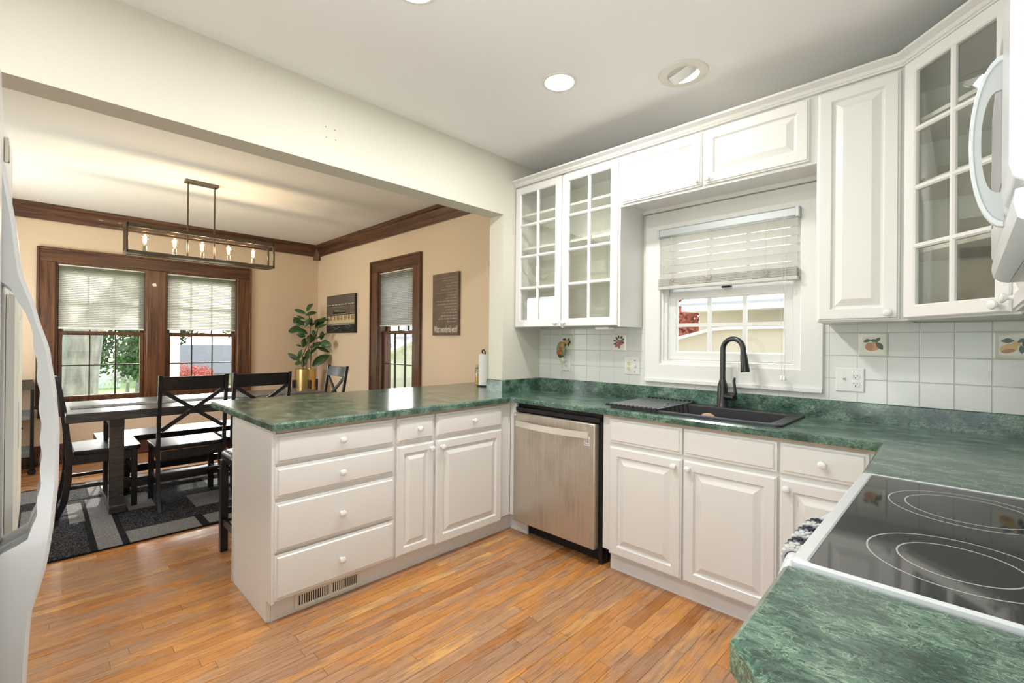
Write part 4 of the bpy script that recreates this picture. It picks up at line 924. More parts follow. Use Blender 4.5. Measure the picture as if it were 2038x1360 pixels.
# unseen glazed door and rear window, added behind the camera to bring in light
r = sroot('added_door', (2.23, YS, 0))
M = face_M((0, YS - .05, 0), (1, 0, 0), (0, 1, 0))
MB(M).frame(1.665, 2.795, .0, 2.095, .07, 0, .04, .004).build('frame', TRIMW, r); MB(M).box(2.205, 2.255, .005, .035, .07, 2.02).build('mullion', TRIMW, r); MB(M).box(1.735, 2.725, .018, .022, .07, 2.02).build('glass', GLASSW, r)
r = sroot('added_window', (-2.9, YS, .7)); MB(M).frame(-3.595, -2.205, .705, 2.095, .06, 0, .04, .004).build('frame', TRIMW, r); MB(M).box(-3.54, -2.26, .018, .022, .76, 2.03).build('glass', GLASSW, r)

def shade(label, M, u0, u1, z0, z1):
    t = thing('cellular_shade', label, 'window shade', tuple(M @ Vector(((u0 + u1) / 2, 0, z1))))
    MB(M).box(u0, u1, -.026, .0, z1 - .012, z1).build('headrail', KNOBM, t, bevel=.002)
    vs = []; fs = []; n_ = round((z1 - .012 - z0 - .016) / .0095)
    for k in range(n_ + 1):
        z = z0 + .016 + (z1 - .012 - z0 - .016) * k / n_; d = -.004 if k % 2 else -.016
        vs += [(u0 + .003, d, z), (u1 - .003, d, z)]
    for k in range(n_): fs.append((2 * k, 2 * k + 1, 2 * k + 3, 2 * k + 2))
    MB(M).add(vs, fs).build('pleats', BLINDF, t, smooth=0, recalc=False)
    MB(M).box(u0 + .002, u1 - .002, -.022, -.001, z0, z0 + .016).build('bottom_rail', KNOBM, t, bevel=.002)
MWs = face_M((XW, 0, 0), (0, 1, 0), (1, 0, 0))
shade('cellular shade half drawn over the left dining window, dappled by tree shadow', MWs, -2.660, -1.963, 1.380, 2.045)
shade('cellular shade half drawn over the right window of the dining pair', MWs, -1.751, -1.048, 1.392, 2.045)
shade('narrow cellular shade half drawn over the slim dining window between the pictures', face_M((0, 0, 0), (1, 0, 0), (0, -1, 0)), -2.492, -1.805, 1.452, 2.075)

# ---------------------------------------------------------------- dining table, runner, bench, chairs
TX0, TX1, TY0, TY1 = -2.80, -1.93, -2.665, -.75
t = thing('dining_table', 'long black-brown trestle dining table in front of the double window', 'dining table', (-2.365, -1.7, 0))
MB().box(TX0, TX1, TY0, TY1, .70, .765).build('tabletop', TABLEW, t, bevel=.005)
for y in (-2.43, -1.10):
    for x in (-2.075, -2.50): MB().box(x - .036, x + .036, y, y + .085, .07, .6995).build('leg', TABLEW, t, bevel=.003)
    MB().box(TX0 + .06, TX1 - .05, y - .003, y + .093, 0.0145, .0695).build('foot', TABLEW, t, bevel=.004)
    MB().box(TX0 + .10, TX1 - .10, y + .005, y + .085, .64, .6995).build('cross_beam', TABLEW, t, bevel=.003)
MB().box(-2.325, -2.245, -2.335, -1.105, .12, .19).build('stretcher', TABLEW, t, bevel=.003)
mt, n, o_ = new_mat('woven_runner'); tc = nd(n, 'ShaderNodeTexCoord'); mp = nd(n, 'ShaderNodeMapping', Vector=tc.outputs['Object'], Scale=(1, .5, 1)); vo = nd(n, 'ShaderNodeTexVoronoi', Vector=mp.outputs[0], Scale=55.0)
r_ = ramp(n, vo.outputs['Distance'], [(.25, (.015, .015, .015)), (.6, (.16, .155, .15))]); p = nd(n, 'ShaderNodeBsdfPrincipled', Base_Color=r_, Roughness=.8); n.links.new(p.outputs[0], o_.inputs[0])
o = MB().box(-2.40, -2.22, -2.63, -.80, .7655, .768).build('table_runner', mt, smooth=0); tag(o, 'narrow dark patterned runner along the middle of the dining table', 'table runner')
t = thing('bench', 'long black wooden bench between the table and the double window', 'bench', (-2.75, -1.7, 0))
MB().box(-2.97, -2.60, -2.46, -1.03, .42, .465).build('seat', BLACKW, t, bevel=.004)
for y in (-2.36, -1.17): MB().box(-2.92, -2.65, y, y + .07, .05, .4195).box(-2.95, -2.62, y - .01, y + .08, .0145, .05).build('leg', BLACKW, t, bevel=.003)
MB().box(-2.81, -2.76, -2.29, -1.17, .12, .18).build('stretcher', BLACKW, t, bevel=.003)
tag(t, None, None)
def make_chair(label):
    t = thing('dining_chair', label, 'chair', (0, 0, 0), group='black x-back dining chairs')
    for s in (-1, 1):
        prof = [(-.265, 0), (-.225, .10), (-.203, .25), (-.197, .42), (-.202, .55), (-.222, .75), (-.262, 1.0)]
        q = [(y - .0, z) for y, z in prof] + [(y + .038 - .008 * (z > .5), z) for y, z in prof[::-1]]
        MB().prism([(y, z) for y, z in q], s * .2135 - .0125, s * .2135 + .0125, 'x').build('back_leg', BLACKW, t, bevel=.002)
        MB().box(s * .205 - .018, s * .205 + .018, .165, .201, .001, .4295).build('front_leg', BLACKW, t, bevel=.002)
        MB().box(s * .205 - .009, s * .205 + .009, -.175, .1645, .19, .215).build('stretcher', BLACKW, t, bevel=.002)
    b = MB(); vs = []; fs = []
    for k in range(9):
        u = -1 + 2 * k / 8; c = -.018 * (1 - u * u)
        for z, y in ((.885, -.232), (.885, -.214), (.99, -.238), (.99, -.252)): vs.append((u * .2005, y + c, z))
    for k in range(8):
        for j in range(4): fs.append((4 * k + j, 4 * k + (j + 1) % 4, 4 * k + 4 + (j + 1) % 4, 4 * k + 4 + j))
    fs += [(0, 1, 2, 3), (35, 34, 33, 32)]
    b.add(vs, fs).build('top_rail', BLACKW, t, smooth=30, bevel=.002)
    b = MB()
    for s in (-1, 1):
        p0 = Vector((-s * .20, -.192 - .003 * s, .585)); p1 = Vector((s * .20, -.226 - .003 * s, .885)); d = (p1 - p0).normalized(); sd = d.cross(Vector((0, 1, 0))).normalized() * .014; tk = Vector((0, .008, 0))
        b.add([p0 - sd - tk, p0 + sd - tk, p0 + sd + tk, p0 - sd + tk, p1 - sd - tk, p1 + sd - tk, p1 + sd + tk, p1 - sd + tk], [(0, 1, 2, 3), (7, 6, 5, 4), (0, 4, 5, 1), (1, 5, 6, 2), (2, 6, 7, 3), (3, 7, 4, 0)])
    b.build('cross_brace', BLACKW, t)
    MB().box(-.1995, .1995, -.192, -.174, .24, .262).build('stretcher', BLACKW, t, bevel=.002)
    MB().box(-.1865, .1865, .172, .190, .27, .295).build('stretcher', BLACKW, t, bevel=.002)
    MB().box(-.195, .195, -.19, -.172, .365, .43).box(-.1865, .1865, .178, .196, .365, .43).box(-.213, -.197, -.165, .164, .365, .43).box(.197, .213, -.165, .164, .365, .43).build('apron', BLACKW, t, smooth=0)
    MB().prism([(-.2, -.157), (-.225, -.10), (-.232, .20), (-.21, .222), (.21, .222), (.232, .20), (.225, -.10), (.2, -.157)], .4305, .462).build('seat', BLACKW, t, bevel=.006)
    return t
ch = make_chair('black x-back dining chair nearest the camera, its back to the kitchen')
WM.clear()
def place(o, x, y, rz, label=None):
    o.location = (x, y, .014); o.rotation_euler = (0, 0, math.radians(rz))
    if label: o['label'] = label
    return o
place(ch, -2.045, -1.955, 90)
for x, y, rz, lb in ((-2.05, -1.47, 90, 'black x-back dining chair second along the table, half hidden by the green counter'),
                     (-2.325, -2.46, 0, 'black x-back dining chair at the head of the table, beside the refrigerator handle'),
                     (-2.455, -.765, 180, 'black x-back dining chair at the far end of the table below the piano picture')):
    place(copy_tree(ch), x, y, rz, lb)

# counter stool
t = thing('counter_stool', 'black wooden counter stool with padded leather seat tucked under the peninsula', 'stool', (-.60, -1.80, 0))
b = MB(); loft(b, [L(rrect(-.815, -.415, -2.015, -1.59, .03, 4), .555), L(rrect(-.822, -.408, -2.022, -1.583, .035, 4), .585), L(rrect(-.815, -.415, -2.015, -1.59, .04, 4), .608), L(rrect(-.79, -.44, -1.99, -1.615, .04, 4), .620)], True, True)
b.build('seat', BLEATH, t, smooth=60)
for x, y in ((-.80, -2.0), (-.43, -2.0), (-.80, -1.605), (-.43, -1.605)): MB().box(x - .02, x + .02, y - .02 + (0 if y < -1.8 else 0), y + .02, .001, .5545).build('leg', BLACKW, t, bevel=.002)
for y in (-2.0, -1.605): MB().box(-.7795, -.4505, y - .009, y + .009, .16, .20).build('footrest', BLACKW, t, bevel=.002)
for x in (-.80, -.43): MB().box(x - .009, x + .009, -1.9795, -1.6255, .22, .26).build('footrest', BLACKW, t, bevel=.002)

# rug
RX0, RX1, RY0, RY1 = -3.16, -1.30, -3.3, -.55
vs = []; fs = []; mi = []
b = MB(); b.box(RX0, RX1, RY0, RY1, .001, .010, 2)
NX, NY = 24, 36
gray = [(-2.52, -1.30, -2.535, -2.42), (-1.53, -1.30, -2.385, -2.005), (-1.52, -1.32, -1.955, -1.30), (-2.48, -1.95, -2.875, -2.79), (-2.46, -1.95, -2.64, -2.56), (-3.14, -2.62, -2.50, -1.95), (-2.45, -2.0, -2.32, -2.16), (-2.1, -1.75, -1.95, -1.55), (-2.6, -2.2, -1.75, -1.2), (-3.1, -2.8, -1.6, -1.0), (-2.0, -1.55, -1.2, -.8), (-3.1, -2.7, -3.2, -2.75), (-1.8, -1.4, -3.25, -3.0)]  # the block at the window side stands for a sunlit area, put in as grey
blk = [(-2.50, -1.95, -2.78, -2.69), (-2.52, -1.30, -2.57, -2.537), (-2.45, -1.31, -2.418, -2.388), (-1.56, -1.30, -2.003, -1.957), (-2.5, -1.94, -2.56, -2.537), (-3.14, -2.0, -2.14, -2.10), (-3.14, -1.6, -1.0, -.95)]
for i, (a, c, d, e) in enumerate(gray): b.box(a, c, d, e, .010, .0135 + i * .00003, 1)
for i, (a, c, d, e) in enumerate(blk): b.box(a, c, d, e, .010, .0125 + i * .00003, 2)
b.box(RX0 + .01, RX1 - .006, RY0 + .01, RY1 - .01, .009, .0118, 0)
o = b.build('area_rug', [RUGB, RUGG, RUGK], smooth=0); tag(o, 'black and grey block-pattern area rug under the dining table', 'rug')

# bar cart
t = thing('bar_cart', 'dark metal rolling bar cart with shelves against the dining wall, seen through the refrigerator handle', 'bar cart', (-3.97, -3.1, 0))
cx0, cx1, cy0, cy1 = -4.12, -3.82, -3.42, -2.835
for x in (cx0, cx1):
    for y in (cy0, cy1):
        MB().box(x - .0125, x + .0125, y - .0125, y + .0125, .085, .80).build('post', BLACKM, t)
        c_ = MB().box(x - .012, x + .012, y - .018, y + .018, .06, .085).build('caster', BLACKM, t); MB().cyl((x - .009, y, .031), (x + .009, y, .031), .03, n=18).build('wheel', BLACKM, c_)
MB().box(cx0 - .013, cx1 + .013, cy0 - .013, cy1 + .013, .80, .815).box(cx0 - .013, cx0 + .0, cy0 - .013, cy1 + .013, .815, .875).box(cx1, cx1 + .013, cy0 - .013, cy1 + .013, .815, .875).box(cx0, cx1, cy1, cy1 + .013, .815, .875).box(cx0, cx1, cy0 - .013, cy0, .815, .875).build('top_tray', GREYFR, t, bevel=.002)
for z in (.52, .17): MB().box(cx0, cx1, cy0, cy1, z, z + .012).box(cx0, cx0 + .012, cy0, cy1, z + .012, z + .06).box(cx1 - .012, cx1, cy0, cy1, z + .012, z + .035).build('shelf', pb('cart_shelf', (.30, .31, .33), .25, .6), t)
MB().tube([(-4.0, -3.0, .52), (-3.98, -2.93, .47), (-3.99, -2.90, .42), (-4.02, -2.96, .37)], .005, 8).build('cable', DARK, t)

# plant on stand
px_, py_ = -3.86, -.31
t = thing('plant_stand', 'black post plant stand holding the brass pot in the dining corner', 'plant stand', (px_, py_, 0))
for a in (0, 90, 180, 270):
    a = math.radians(a + 0); c_ = (px_ + .150 * math.cos(a), py_ + .150 * math.sin(a)); MB().box(c_[0] - .015, c_[0] + .015, c_[1] - .015, c_[1] + .015, .001, .765).build('leg', BLACKW, t, bevel=.002)
MB().box(px_ - .134, px_ + .134, py_ - .014, py_ + .014, .585, .61).box(px_ - .014, px_ + .014, py_ - .134, py_ + .134, .585, .61).build('cross_bar', BLACKW, t)
t = thing('potted_rubber_plant', 'leafy rubber plant in a round brass pot below the piano picture', 'plant', (px_, py_, .61))
MB().lathe([(.0001, .611), (.124, .611), (.130, .617), (.130, .905), (.127, .906), (.126, .86), (.0001, .86)], (px_, py_, 0), (0, 0, 1), 40).build('pot', BRASS, t)
MB().lathe([(.0001, .862), (.125, .862), (.11, .872), (.0001, .875)], (px_, py_, 0), (0, 0, 1), 20).build('soil', pb('soil', (.04, .025, .015), .9, bump=60, bs=.6), t)
RR = Vector((.714, .70, 0)); FF = Vector((-.70, .714, 0)); Kp = .00108
def PP(X, Y, dep): return Vector((px_, py_, .90)) + RR * (X - 285) * Kp + FF * dep + Vector((0, 0, (965 - Y) * Kp))
lv = [((300, 250), (375, 170), .5), ((280, 280), (140, 228), .3), ((285, 300), (415, 268), .5), ((270, 350), (150, 305), .2), ((350, 330), (330, 420), .4), ((215, 430), (130, 335), .6), ((310, 430), (195, 375), .5), ((225, 480), (65, 480), .62), ((310, 530), (195, 480), .5),
      ((370, 370), (515, 345), .25), ((385, 470), (470, 330), .4), ((440, 460), (520, 410), .4), ((400, 580), (370, 490), .5), ((290, 650), (345, 545), .75), ((240, 700), (245, 590), .5), ((230, 690), (155, 662), .3), ((400, 600), (540, 520), .3), ((480, 640), (605, 660), .7),
      ((480, 600), (505, 510), .5), ((330, 700), (470, 640), .45), ((400, 690), (535, 742), .3), ((310, 850), (340, 735), .7), ((225, 860), (110, 780), .35), ((215, 840), (268, 735), .4), ((230, 890), (120, 895), .4), ((245, 940), (280, 805), .45), ((355, 930), (512, 798), .5),
      ((330, 340), (300, 430), .5), ((350, 440), (420, 370), .5), ((300, 560), (230, 540), .5), ((420, 500), (360, 560), .4), ((330, 780), (400, 700), .3)]
b = MB(); rnd = random.Random(3)
for (a, c, wd) in lv:
    d0 = rnd.uniform(-.10, .10); p0 = PP(*a, d0 * .4); p1 = PP(*c, d0); ax = (p1 - p0); Ln = ax.length * 1.15; ax.normalize()
    sd = ax.cross((FF * -1 + Vector((rnd.uniform(-.6, .6), rnd.uniform(-.6, .6), rnd.uniform(0, .8)))).normalized()).normalized(); up = sd.cross(ax)
    vs = []; fs = []; n_ = 8
    for k in range(n_ + 1):
        u = k / n_; hw = min(wd * 1.7, 1.05) * .5 * Ln * max(math.sin(PI * min(u * .97 + .02, 1)) ** .8, .02) * .62; dr = -.10 * Ln * u * u
        cpt = p0 + ax * Ln * u + up * dr; vs += [cpt - sd * hw + up * hw * .25, cpt - up * .004 * (1 if 0 < k < n_ else 0), cpt + sd * hw + up * hw * .25]
    for k in range(n_): fs += [(3 * k, 3 * k + 1, 3 * k + 4, 3 * k + 3), (3 * k + 1, 3 * k + 2, 3 * k + 5, 3 * k + 4)]
    b.add(vs, fs)
b.build('foliage', LEAF, t, smooth=60, recalc=False, solid=.0012)
b = MB()
for q in ([(290, 990), (300, 840), (320, 650), (330, 430), (300, 260)], [(345, 990), (345, 860), (350, 700), (400, 560), (430, 420)], [(255, 990), (250, 880), (240, 800), (270, 720), (300, 640)], [(350, 740), (410, 690), (450, 620)], [(330, 450), (250, 450), (215, 440)]):
    b.tube([PP(x, y, .01 * i) for i, (x, y) in enumerate(q)], .0065 if len(q) > 3 else .003, 7)
b.build('stems', STEM, t)

# ---------------------------------------------------------------- pictures
t = thing('piano_picture', 'canvas photograph of a piano keyboard on the dining wall', 'picture', (-3.44, 0, 1.63))
X0, X1, Z0, Z1 = -3.845, -3.045, 1.386, 1.886
MB().box(X0, X1, -.036, -.001, Z0, Z1).build('canvas', CANVAS_D, t, bevel=.002)
mats = [pb('print_' + n_, c, .5) for n_, c in (('charcoal', (.028, .024, .022)), ('taupe', (.11, .09, .075)), ('black', (.008, .008, .009)), ('cream', (.66, .52, .30)), ('grey', (.30, .27, .24)), ('ivory', (.58, .52, .42)))]
b = MB(); lay = [0]
def rc(u0, u1, v0, v1, m, v2=None, v3=None):
    lay[0] += 1; y = -.0362 - lay[0] * .00001
    v2 = v0 if v2 is None else v2; v3 = v1 if v3 is None else v3
    x0, x1 = X0 + u0 * .8, X0 + u1 * .8
    b.add([(x0, y, Z0 + v0 * .5), (x1, y, Z0 + v2 * .5), (x1, y, Z0 + v3 * .5), (x0, y, Z0 + v1 * .5)], [(0, 1, 2, 3)], m)
rc(.005, .995, .01, .99, 0); rc(.0, 1, .72, .99, 1); rc(.0, 1, .50, .70, 1); rc(.25, .70, .50, .60, 2); rc(.30, .68, .565, .60, 4, .55, .575)
for k in range(26): u = k / 26; rc(u, u + .028, .74 - .02 * rnd.random(), .765 - .01 * rnd.random(), 4 if k % 3 else 5)
rc(0, 1, .685, .695, 4); rc(0, 1, .475, .49, 4, .495, .51); rc(0, 1, .455, .47, 2, .475, .49)
rc(0, 1, .24, .45, 3, .26, .47)
for k in range(27):
    u = .01 + k * .0366
    if k % 7 not in (2, 6): rc(u + .008, u + .027, .335, .455, 2)
    rc(u, u + .003, .245, .34, 1)
rc(0, 1, .20, .235, 4, .225, .25); rc(0, 1, .02, .20, 2, .02, .22)
for k in range(22):
    u = rnd.uniform(0, .9); v = rnd.uniform(.03, .18); s_ = rnd.uniform(-.05, .06); rc(u, u + .09, v, v + .008, 4 if k % 3 else 1, v + s_, v + s_ + .006)
b.build('print', mats, t, smooth=0, recalc=False)
t = thing('lyrics_sign', 'tall brown wooden sign with white script lines, hung right of the slim window', 'sign', (-1.21, 0, 1.65))
MB().box(-1.418, -1.008, -.024, -.001, 1.346, 1.952).build('board', wood_mat('brown_sign_board', (.10, .058, .034), (.155, .095, .056), 12, .55, (.4, 1, 1), 0), t, bevel=.0015)
SW = pb('sign_white_ink', (.72, .68, .62), .6)
bpy.context.view_layer.update()
b = MB(); ws = [.62, .60, .40, .46, .66, .82, .40, .46, .86, .80, .50, .46, .60, .66, .78, .40]
WM[t] = Matrix.Translation((-1.21, 0, 1.65))
for i, wd in enumerate(ws):
    z = 1.905 - i * .0285; xe = -1.024; xs = xe - wd * .385; x = xs
    while x < xe - .012:
        wl = min(rnd.uniform(.018, .05), xe - x); pts = []; n_ = max(3, int(wl / .0036))
        for k in range(n_): pts.append((x + wl * k / n_, -.0245, z + .0042 * (1 if k % 2 else -1) * rnd.uniform(.6, 1.5)))
        b.tube(pts, .0011, 4); x += wl + .006
b.build('script_lines', SW, t, smooth=0)
text_mesh('sign_text', "What a wonderful world", .095, Matrix.Translation((-1.024, -.0246, 1.402)), SW, t, align='RIGHT', shear=.25, sx=.385)

# ---------------------------------------------------------------- jar and paper towels on the peninsula
t = thing('spice_jar', 'small glass jar with metal clasp lid and yellow contents on the peninsula', 'jar', (-.585, -.125, CT))
jx, jy = -.585, -.125
MB().lathe([(.0001, CT + .001), (.037, CT + .001), (.040, CT + .006), (.040, CT + .120), (.031, CT + .136), (.031, CT + .146), (.029, CT + .146), (.029, CT + .134), (.0375, CT + .118), (.0375, CT + .008), (.0001, CT + .006)], (jx, jy, 0), (0, 0, 1), 32).build('glass', thin_glass('jar_glass', (.93, .95, .94)), t)
MB().lathe([(.0001, CT + .007), (.037, CT + .007), (.037, CT + .078), (.02, CT + .088), (.0001, CT + .084)], (jx, jy, 0), (0, 0, 1), 24).build('contents', pb('yellow_mix', (.72, .38, .03), .6, bump=90, bs=.5), t)
MB().lathe([(.0001, CT + .147), (.034, CT + .147), (.034, CT + .165), (.028, CT + .172), (.012, CT + .174), (.010, CT + .186), (.0001, CT + .188)], (jx, jy, 0), (0, 0, 1), 28).build('lid', thin_glass('lid_glass', (.85, .87, .86)), t)
MB().ring([(.032, CT + .138), (.036, CT + .138), (.036, CT + .146), (.032, CT + .146)], (jx, jy, 0), (0, 0, 1), 24).tube([(jx - .036, jy - .01, CT + .14), (jx - .044, jy - .012, CT + .12), (jx - .043, jy - .01, CT + .09)], .002, 6).build('clasp', GREYFR, t)
t = thing('paper_towel_holder', 'paper towel roll on a holder with black curled top, half behind the wall stub', 'paper towel', (-.45, -.20, CT))
qx, qy = -.44, -.195
MB().lathe([(.0001, 0), (.066, 0), (.066, .008), (.0001, .010)], (qx, qy, CT + .001), (0, 0, 1), 28).build('base', BLACKM, t)
MB().lathe([(.018, 0), (.052, 0), (.052, .255), (.018, .255)], (qx, qy, CT + .0125), (0, 0, 1), 32).build('roll', PAPER, t)
MB().tube([(qx, qy, CT + .011), (qx, qy, CT + .285), (qx - .012, qy, CT + .302), (qx - .03, qy, CT + .300), (qx - .034, qy, CT + .283), (qx - .024, qy, CT + .275)], .0065, 10).build('rod', BLACKM, t)

# ---------------------------------------------------------------- chandelier
t = thing('linear_chandelier', 'linear rectangular frame chandelier with five glowing bulbs over the dining table', 'chandelier', (-2.28, -1.81, CH))
hx = -2.29; Y0, Y1, z0, z1 = -2.325, -1.262, 1.955, 2.187
MB().box(hx - .04, hx + .04, -1.945, -1.70, CH - .022, CH - .0005).build('canopy', GREYFR, t, bevel=.003)
MB().cyl((hx, -1.92, CH - .02), (hx, -1.92, z0 + .01), .006, n=12).cyl((hx, -1.725, CH - .02), (hx, -1.725, z0 + .01), .006, n=12).build('rods', GREYFR, t)
b = MB(); wf = .075; tk = .016
for x in (hx - wf, hx + wf):
    b.box(x - .008, x + .008, Y0, Y1, z1 - .03, z1).box(x - .008, x + .008, Y0, Y1, z0, z0 + .022)
    for y in (Y0, Y1): b.box(x - .008, x + .008, y - .008, y + .008, z0, z1)
for y in (Y0, Y1): b.box(hx - wf, hx + wf, y - .008, y + .008, z1 - .022, z1).box(hx - wf, hx + wf, y - .008, y + .008, z0, z0 + .022)
b.build('frame', GREYFR, t, bevel=.001)
MB().box(hx - .03, hx + .03, Y0 + .008, Y1 - .008, z0 + .002, z0 + .018).build('socket_bar', GREYFR, t)
BG = thin_glass('bulb_glass', (1, .95, .86))
for y in (-2.205, -2.01, -1.815, -1.615, -1.415):
    MB().lathe([(.0001, 0), (.016, 0), (.016, .058), (.0001, .060)], (hx, y, z0 + .0185), (0, 0, 1), 20).build('socket', NICKEL, t)
    o = MB().lathe([(.011, .058), (.012, .070), (.022, .10), (.0285, .125), (.027, .142), (.018, .155), (.004, .160)], (hx, y, z0 + .0185), (0, 0, 1), 22).build('bulb', BG, t)
    b = MB()
    for a in range(4): q = a * PI / 2; b.cyl((hx + .005 * math.cos(q), y + .005 * math.sin(q), z0 + .095), (hx + .010 * math.cos(q), y + .010 * math.sin(q), z0 + .150), .0024, n=6)
    b.build('filament', FIL, o)
    add_light('bulb_light', 'POINT', (hx, y, z0 + .125), P_BULB, (1, .80, .55), .02)

# ---------------------------------------------------------------- outdoors
GRASS = pb('lawn_grass', (.10, .20, .03), .9, bump=30, bs=.5, var=(2.0, (.20, .32, .05)))
CONC = pb('pale_concrete', (.55, .54, .50), .9, bump=20, bs=.2)
BARK = pb('grey_bark', (.20, .19, .18), .95, bump=9, bs=1.0, var=(14, (.38, .37, .36)), stretch=(1, 1, .25))
SIDING = pb('pale_house_siding', (.50, .44, .34), .8, bump=6, bs=.1, stretch=(.1, .1, 4))
ROOFM = pb('grey_shingle_roof', (.17, .175, .18), .9, bump=18, bs=.5)
WHITEH = pb('white_house_paint', (.78, .78, .76), .7)
def foliage_mat(name, a, c): return pb(name, a, .7, var=(1.5, c), bump=6, bs=.3)
G1 = foliage_mat('dark_green_leaves', (.025, .07, .02), (.10, .18, .05)); G2 = foliage_mat('yellow_green_leaves', (.14, .22, .03), (.30, .36, .08)); G3 = foliage_mat('red_leaves', (.48, .10, .08), (.75, .34, .27)); G4 = foliage_mat('white_blossom', (.62, .60, .56), (.75, .70, .68))
o = MB().box(-60, 60, -60, 60, -.9, -.6).build('ground', GRASS, smooth=0); tag(o, 'green lawn around the house seen through the windows', 'ground', kind='structure')
o = MB().prism([(-24, -.9), (-12, -2.5), (-12, -3.3), (-24, -1.7)], -.6, -.585).build('sidewalk', CONC, smooth=0); tag(o, 'pale concrete path crossing the lawn outside the left dining window', 'path', kind='structure')
def leafball(b, c, r, n, s, rr, m=0):
    for k in range(n):
        v = Vector((rr.gauss(0, 1), rr.gauss(0, 1), rr.gauss(0, 1))).normalized() * rr.uniform(.55, 1.05); p = Vector((c[0] + v.x * r[0], c[1] + v.y * r[1], c[2] + v.z * r[2]))
        u = Vector((rr.uniform(-1, 1), rr.uniform(-1, 1), rr.uniform(-1, 1))).normalized(); w_ = u.orthogonal().normalized(); q = s * rr.uniform(.6, 1.4)
        b.add([p - u * q, p + w_ * q * .6, p + u * q, p - w_ * q * .6], [(0, 1, 2, 3)], m)
def bush(name, label, cat, c, r, mt, n=700, s=.09, seed=1, trunk=None):
    n = int(n * 2.4); s *= .55; rr = random.Random(seed); t = thing(name, label, cat, (c[0], c[1], -.6)); b = MB()
    for k in range(6):
        cc = (c[0] + rr.uniform(-.4, .4) * r[0], c[1] + rr.uniform(-.5, .5) * r[1], c[2] + rr.uniform(-.3, .3) * r[2]); leafball(b, cc, [q * .62 for q in r], n // 6, s, rr)
    b.build('foliage', mt, t, smooth=0, recalc=False)
    MB().tube([(c[0], c[1], -.62), (c[0] + .05, c[1] + .05, c[2])], [trunk or .06, .03], 8).build('trunk', BARK, t)
t = thing('shade_tree', 'large grey-barked tree trunk close outside the left dining window', 'tree', (-7.5, -2.36, -.6))
MB().tube([(-7.4, -2.55, -.62), (-7.5, -2.40, .2), (-7.5, -2.33, 1.0), (-7.5, -2.27, 1.8), (-7.45, -2.2, 2.8), (-7.5, -2.3, 4.5)], [.40, .26, .235, .235, .25, .2], 22).build('trunk', BARK, t, smooth=60)
MB().tube([(-7.45, -2.2, 2.7), (-7.4, -1.5, 3.8), (-7.3, -.5, 4.5), (-7.3, .3, 5)], [.17, .14, .10, .06], 12).tube([(-7.45, -2.2, 2.9), (-7.5, -2.9, 3.8), (-7.6, -3.6, 5)], [.15, .1, .06], 12).build('branches', BARK, t, smooth=60)
rr = random.Random(5); b = MB()
for c in ((-7.6, -2.6, 5.2), (-7.2, -1.2, 5.0), (-7.8, -3.4, 4.8), (-7.2, .4, 5.4)): leafball(b, c, (.9, .9, .6), 260, .10, rr)
b.build('foliage', G1, t, smooth=0, recalc=False)
bush('garden_shrub', 'dark green tall shrub on the far side of the lawn, left dining window', 'shrub', (-18.5, -1.9, 1.2), (1.2, 1.2, 1.3), G1, 1400, .12, 2)
bush('garden_shrub', 'dark green shrub behind the yellow-green bush outside the left dining window', 'shrub', (-13.6, -.95, .7), (.6, .5, .9), G1, 1100, .10, 12)
bush('garden_shrub', 'yellow-green bush at the right side of the left dining window', 'shrub', (-11, -.85, .0), (.5, .45, .5), G2, 900, .06, 3)
bush('flowering_shrub', 'white blossoming shrub beyond the lawn in the left dining window', 'shrub', (-15.6, -.95, .15), (.5, .4, .3), G4, 500, .07, 4)
bush('azalea_shrub', 'round red flowering shrub outside the right dining window', 'shrub', (-12, .0, .25), (.55, .55, .5), G3, 900, .06, 6)
bush('evergreen_tree', 'dark green trees above the grey roof outside the right dining window', 'tree', (-27, 1.5, 2.0), (2.0, 2.0, 1.6), G1, 1500, .2, 7, .2)
bush('evergreen_tree', 'pale green tree right of the dark one above the grey roof', 'tree', (-28, 6.2, 2.2), (2.0, 1.7, 1.5), G2, 1300, .2, 8, .2)
bush('evergreen_tree', 'tall green tree far behind the lawn in the left dining window', 'tree', (-32, -1.8, 3.2), (2.0, 2.6, 3.4), G1, 2200, .2, 9, .25)
o = MB().box(-6.06, -5.94, -1.455, -1.325, -.6, 3.0).build('porch_post', WHITEH, bevel=.01); tag(o, 'pale square porch post just outside the right dining window', 'post')
o = MB().box(-16, 6, .3, 3.85, -.6, -.57).build('bounce_paving', CONC, smooth=0); tag(o, 'unseen pale concrete strip added to keep light bounced off the ground neutral', 'bounce_paving', kind='structure')  # out of view, added so light bounced off the lawn is less green
t = thing('garage', 'low beige garage with a wide grey shingle roof across the lawn', 'building', (-20.5, 3, -.6))
MB().box(-24, -20.2, .7, 9, -.6, -.1).build('wall', SIDING, t, smooth=0)
MB().prism([(-19.9, -.12), (-22.2, 1.05), (-24.5, -.12), (-24.5, -.2), (-22.2, .93), (-19.9, -.2)][::-1], .45, 9.3, 'y').build('roof', ROOFM, t, smooth=0)
t = thing('white_fence', 'white picket fence at the far edge of the lawn', 'fence', (-21, -1.4, -.6))
b = MB()
for k in range(14): b.box(-21.0, -20.96, -2.2 + k * .12, -2.13 + k * .12, -.6, -.05)
b.box(-20.96, -20.93, -2.2, -.55, -.3, -.24).build('pickets', WHITEH, t, smooth=0)
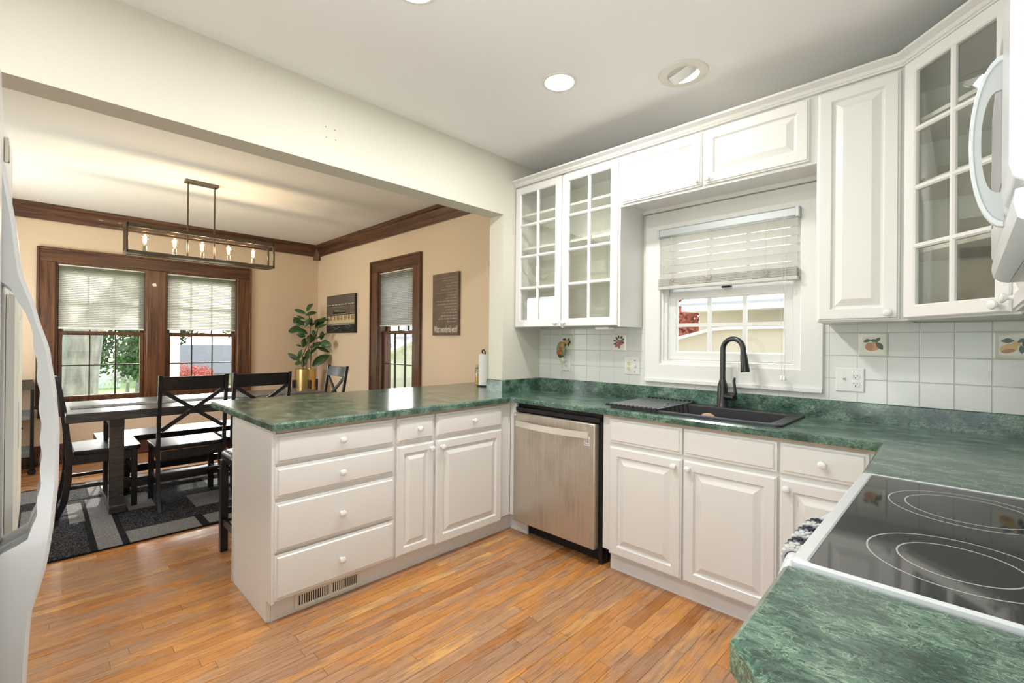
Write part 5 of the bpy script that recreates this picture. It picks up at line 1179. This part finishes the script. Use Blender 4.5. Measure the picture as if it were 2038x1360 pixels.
# neighbour to the north, seen through the kitchen window
t = thing('neighbor_house', 'pale neighbouring house with white eaves seen through the kitchen window', 'building', (1.5, 6, -.6))
MB().box(-.93, 6, 5.3, 9, -.6, 1.86).build('wall', SIDING, t, smooth=0)
b = MB().box(-1.05, 6.3, 4.9, 5.35, 1.83, 1.87); b.box(-1.05, 6.3, 4.86, 4.9, 1.83, 1.93); b.build('eave', WHITEH, t, smooth=0)
MB().prism([(4.82, 1.96), (7.3, 3.0), (9.4, 1.90), (9.4, 1.84), (7.3, 2.9), (4.82, 1.92)][::-1], -1.1, 6.4, 'x').build('roof', pb('pale_metal_roof', (.30, .31, .32), .5), t, smooth=0)
b = MB()
for k in range(22): b.add([(-1.05 + k * .28, 4.83, 1.967), (-1.035 + k * .28, 4.83, 1.967), (-1.035 + k * .28, 7.3, 3.004), (-1.05 + k * .28, 7.3, 3.004)], [(0, 1, 2, 3)])
b.build('roof_seam', pb('seam_grey', (.4, .42, .43), .5), t, smooth=0)
t = thing('lean_to_roof', 'low sloping stucco side wing with a white rake board outside the kitchen window', 'building', (.2, 4, -.6))
MB().prism([(-2.0, -.6), (3.6, -.6), (3.6, 1.50), (.0, 1.49), (-.2, 1.47), (-.68, 1.35), (-2.0, 1.02)], 4.0, 4.6, 'y').build('wall', pb('cream_stucco', (.44, .39, .31), .85, bump=25, bs=.3), t, smooth=0)
MB().prism([(-2.2, .96), (-2.2, 1.0), (-.68, 1.385), (-.2, 1.505), (.0, 1.525), (3.6, 1.535), (3.6, 1.50), (.0, 1.49), (-.2, 1.47), (-.68, 1.35)][::-1], 3.9, 4.65, 'y').build('rake_board', WHITEH, t, smooth=0)
bush('japanese_maple', 'red-leaved tree at the left of the kitchen window view', 'tree', (-1.55, 5.5, 1.75), (.60, .40, .85), G3, 3600, .10, 10, .07)
t = thing('side_house', 'pale stucco house with a grey roof outside the slim dining window', 'building', (-10.5, 7, -.6))
MB().prism([(-14.5, -.6), (-8.2, -.6), (-8.2, 1.9), (-9.0, 1.7), (-12.6, .70), (-14.5, .15)], 6.0, 9, 'y').build('wall', pb('stucco', (.50, .44, .35), .85, bump=20, bs=.3), t, smooth=0)
MB().prism([(-14.5, .15), (-12.6, .70), (-9.0, 1.7), (-8.2, 1.92), (-8.2, 2.04), (-9.0, 1.82), (-12.6, .82), (-14.5, .27)], 5.7, 9.3, 'y').build('rake_board', WHITEH, t, smooth=0)
MB().prism([(10.5, 1.0), (12.5, 3.2), (12.5, 3.1), (10.5, .9)], -20, -9, 'x').build('roof', ROOFM, t, smooth=0)
MB().box(-20, -9, 10.8, 12, -.6, 1.0).build('rear_wall', WHITEH, t, smooth=0)
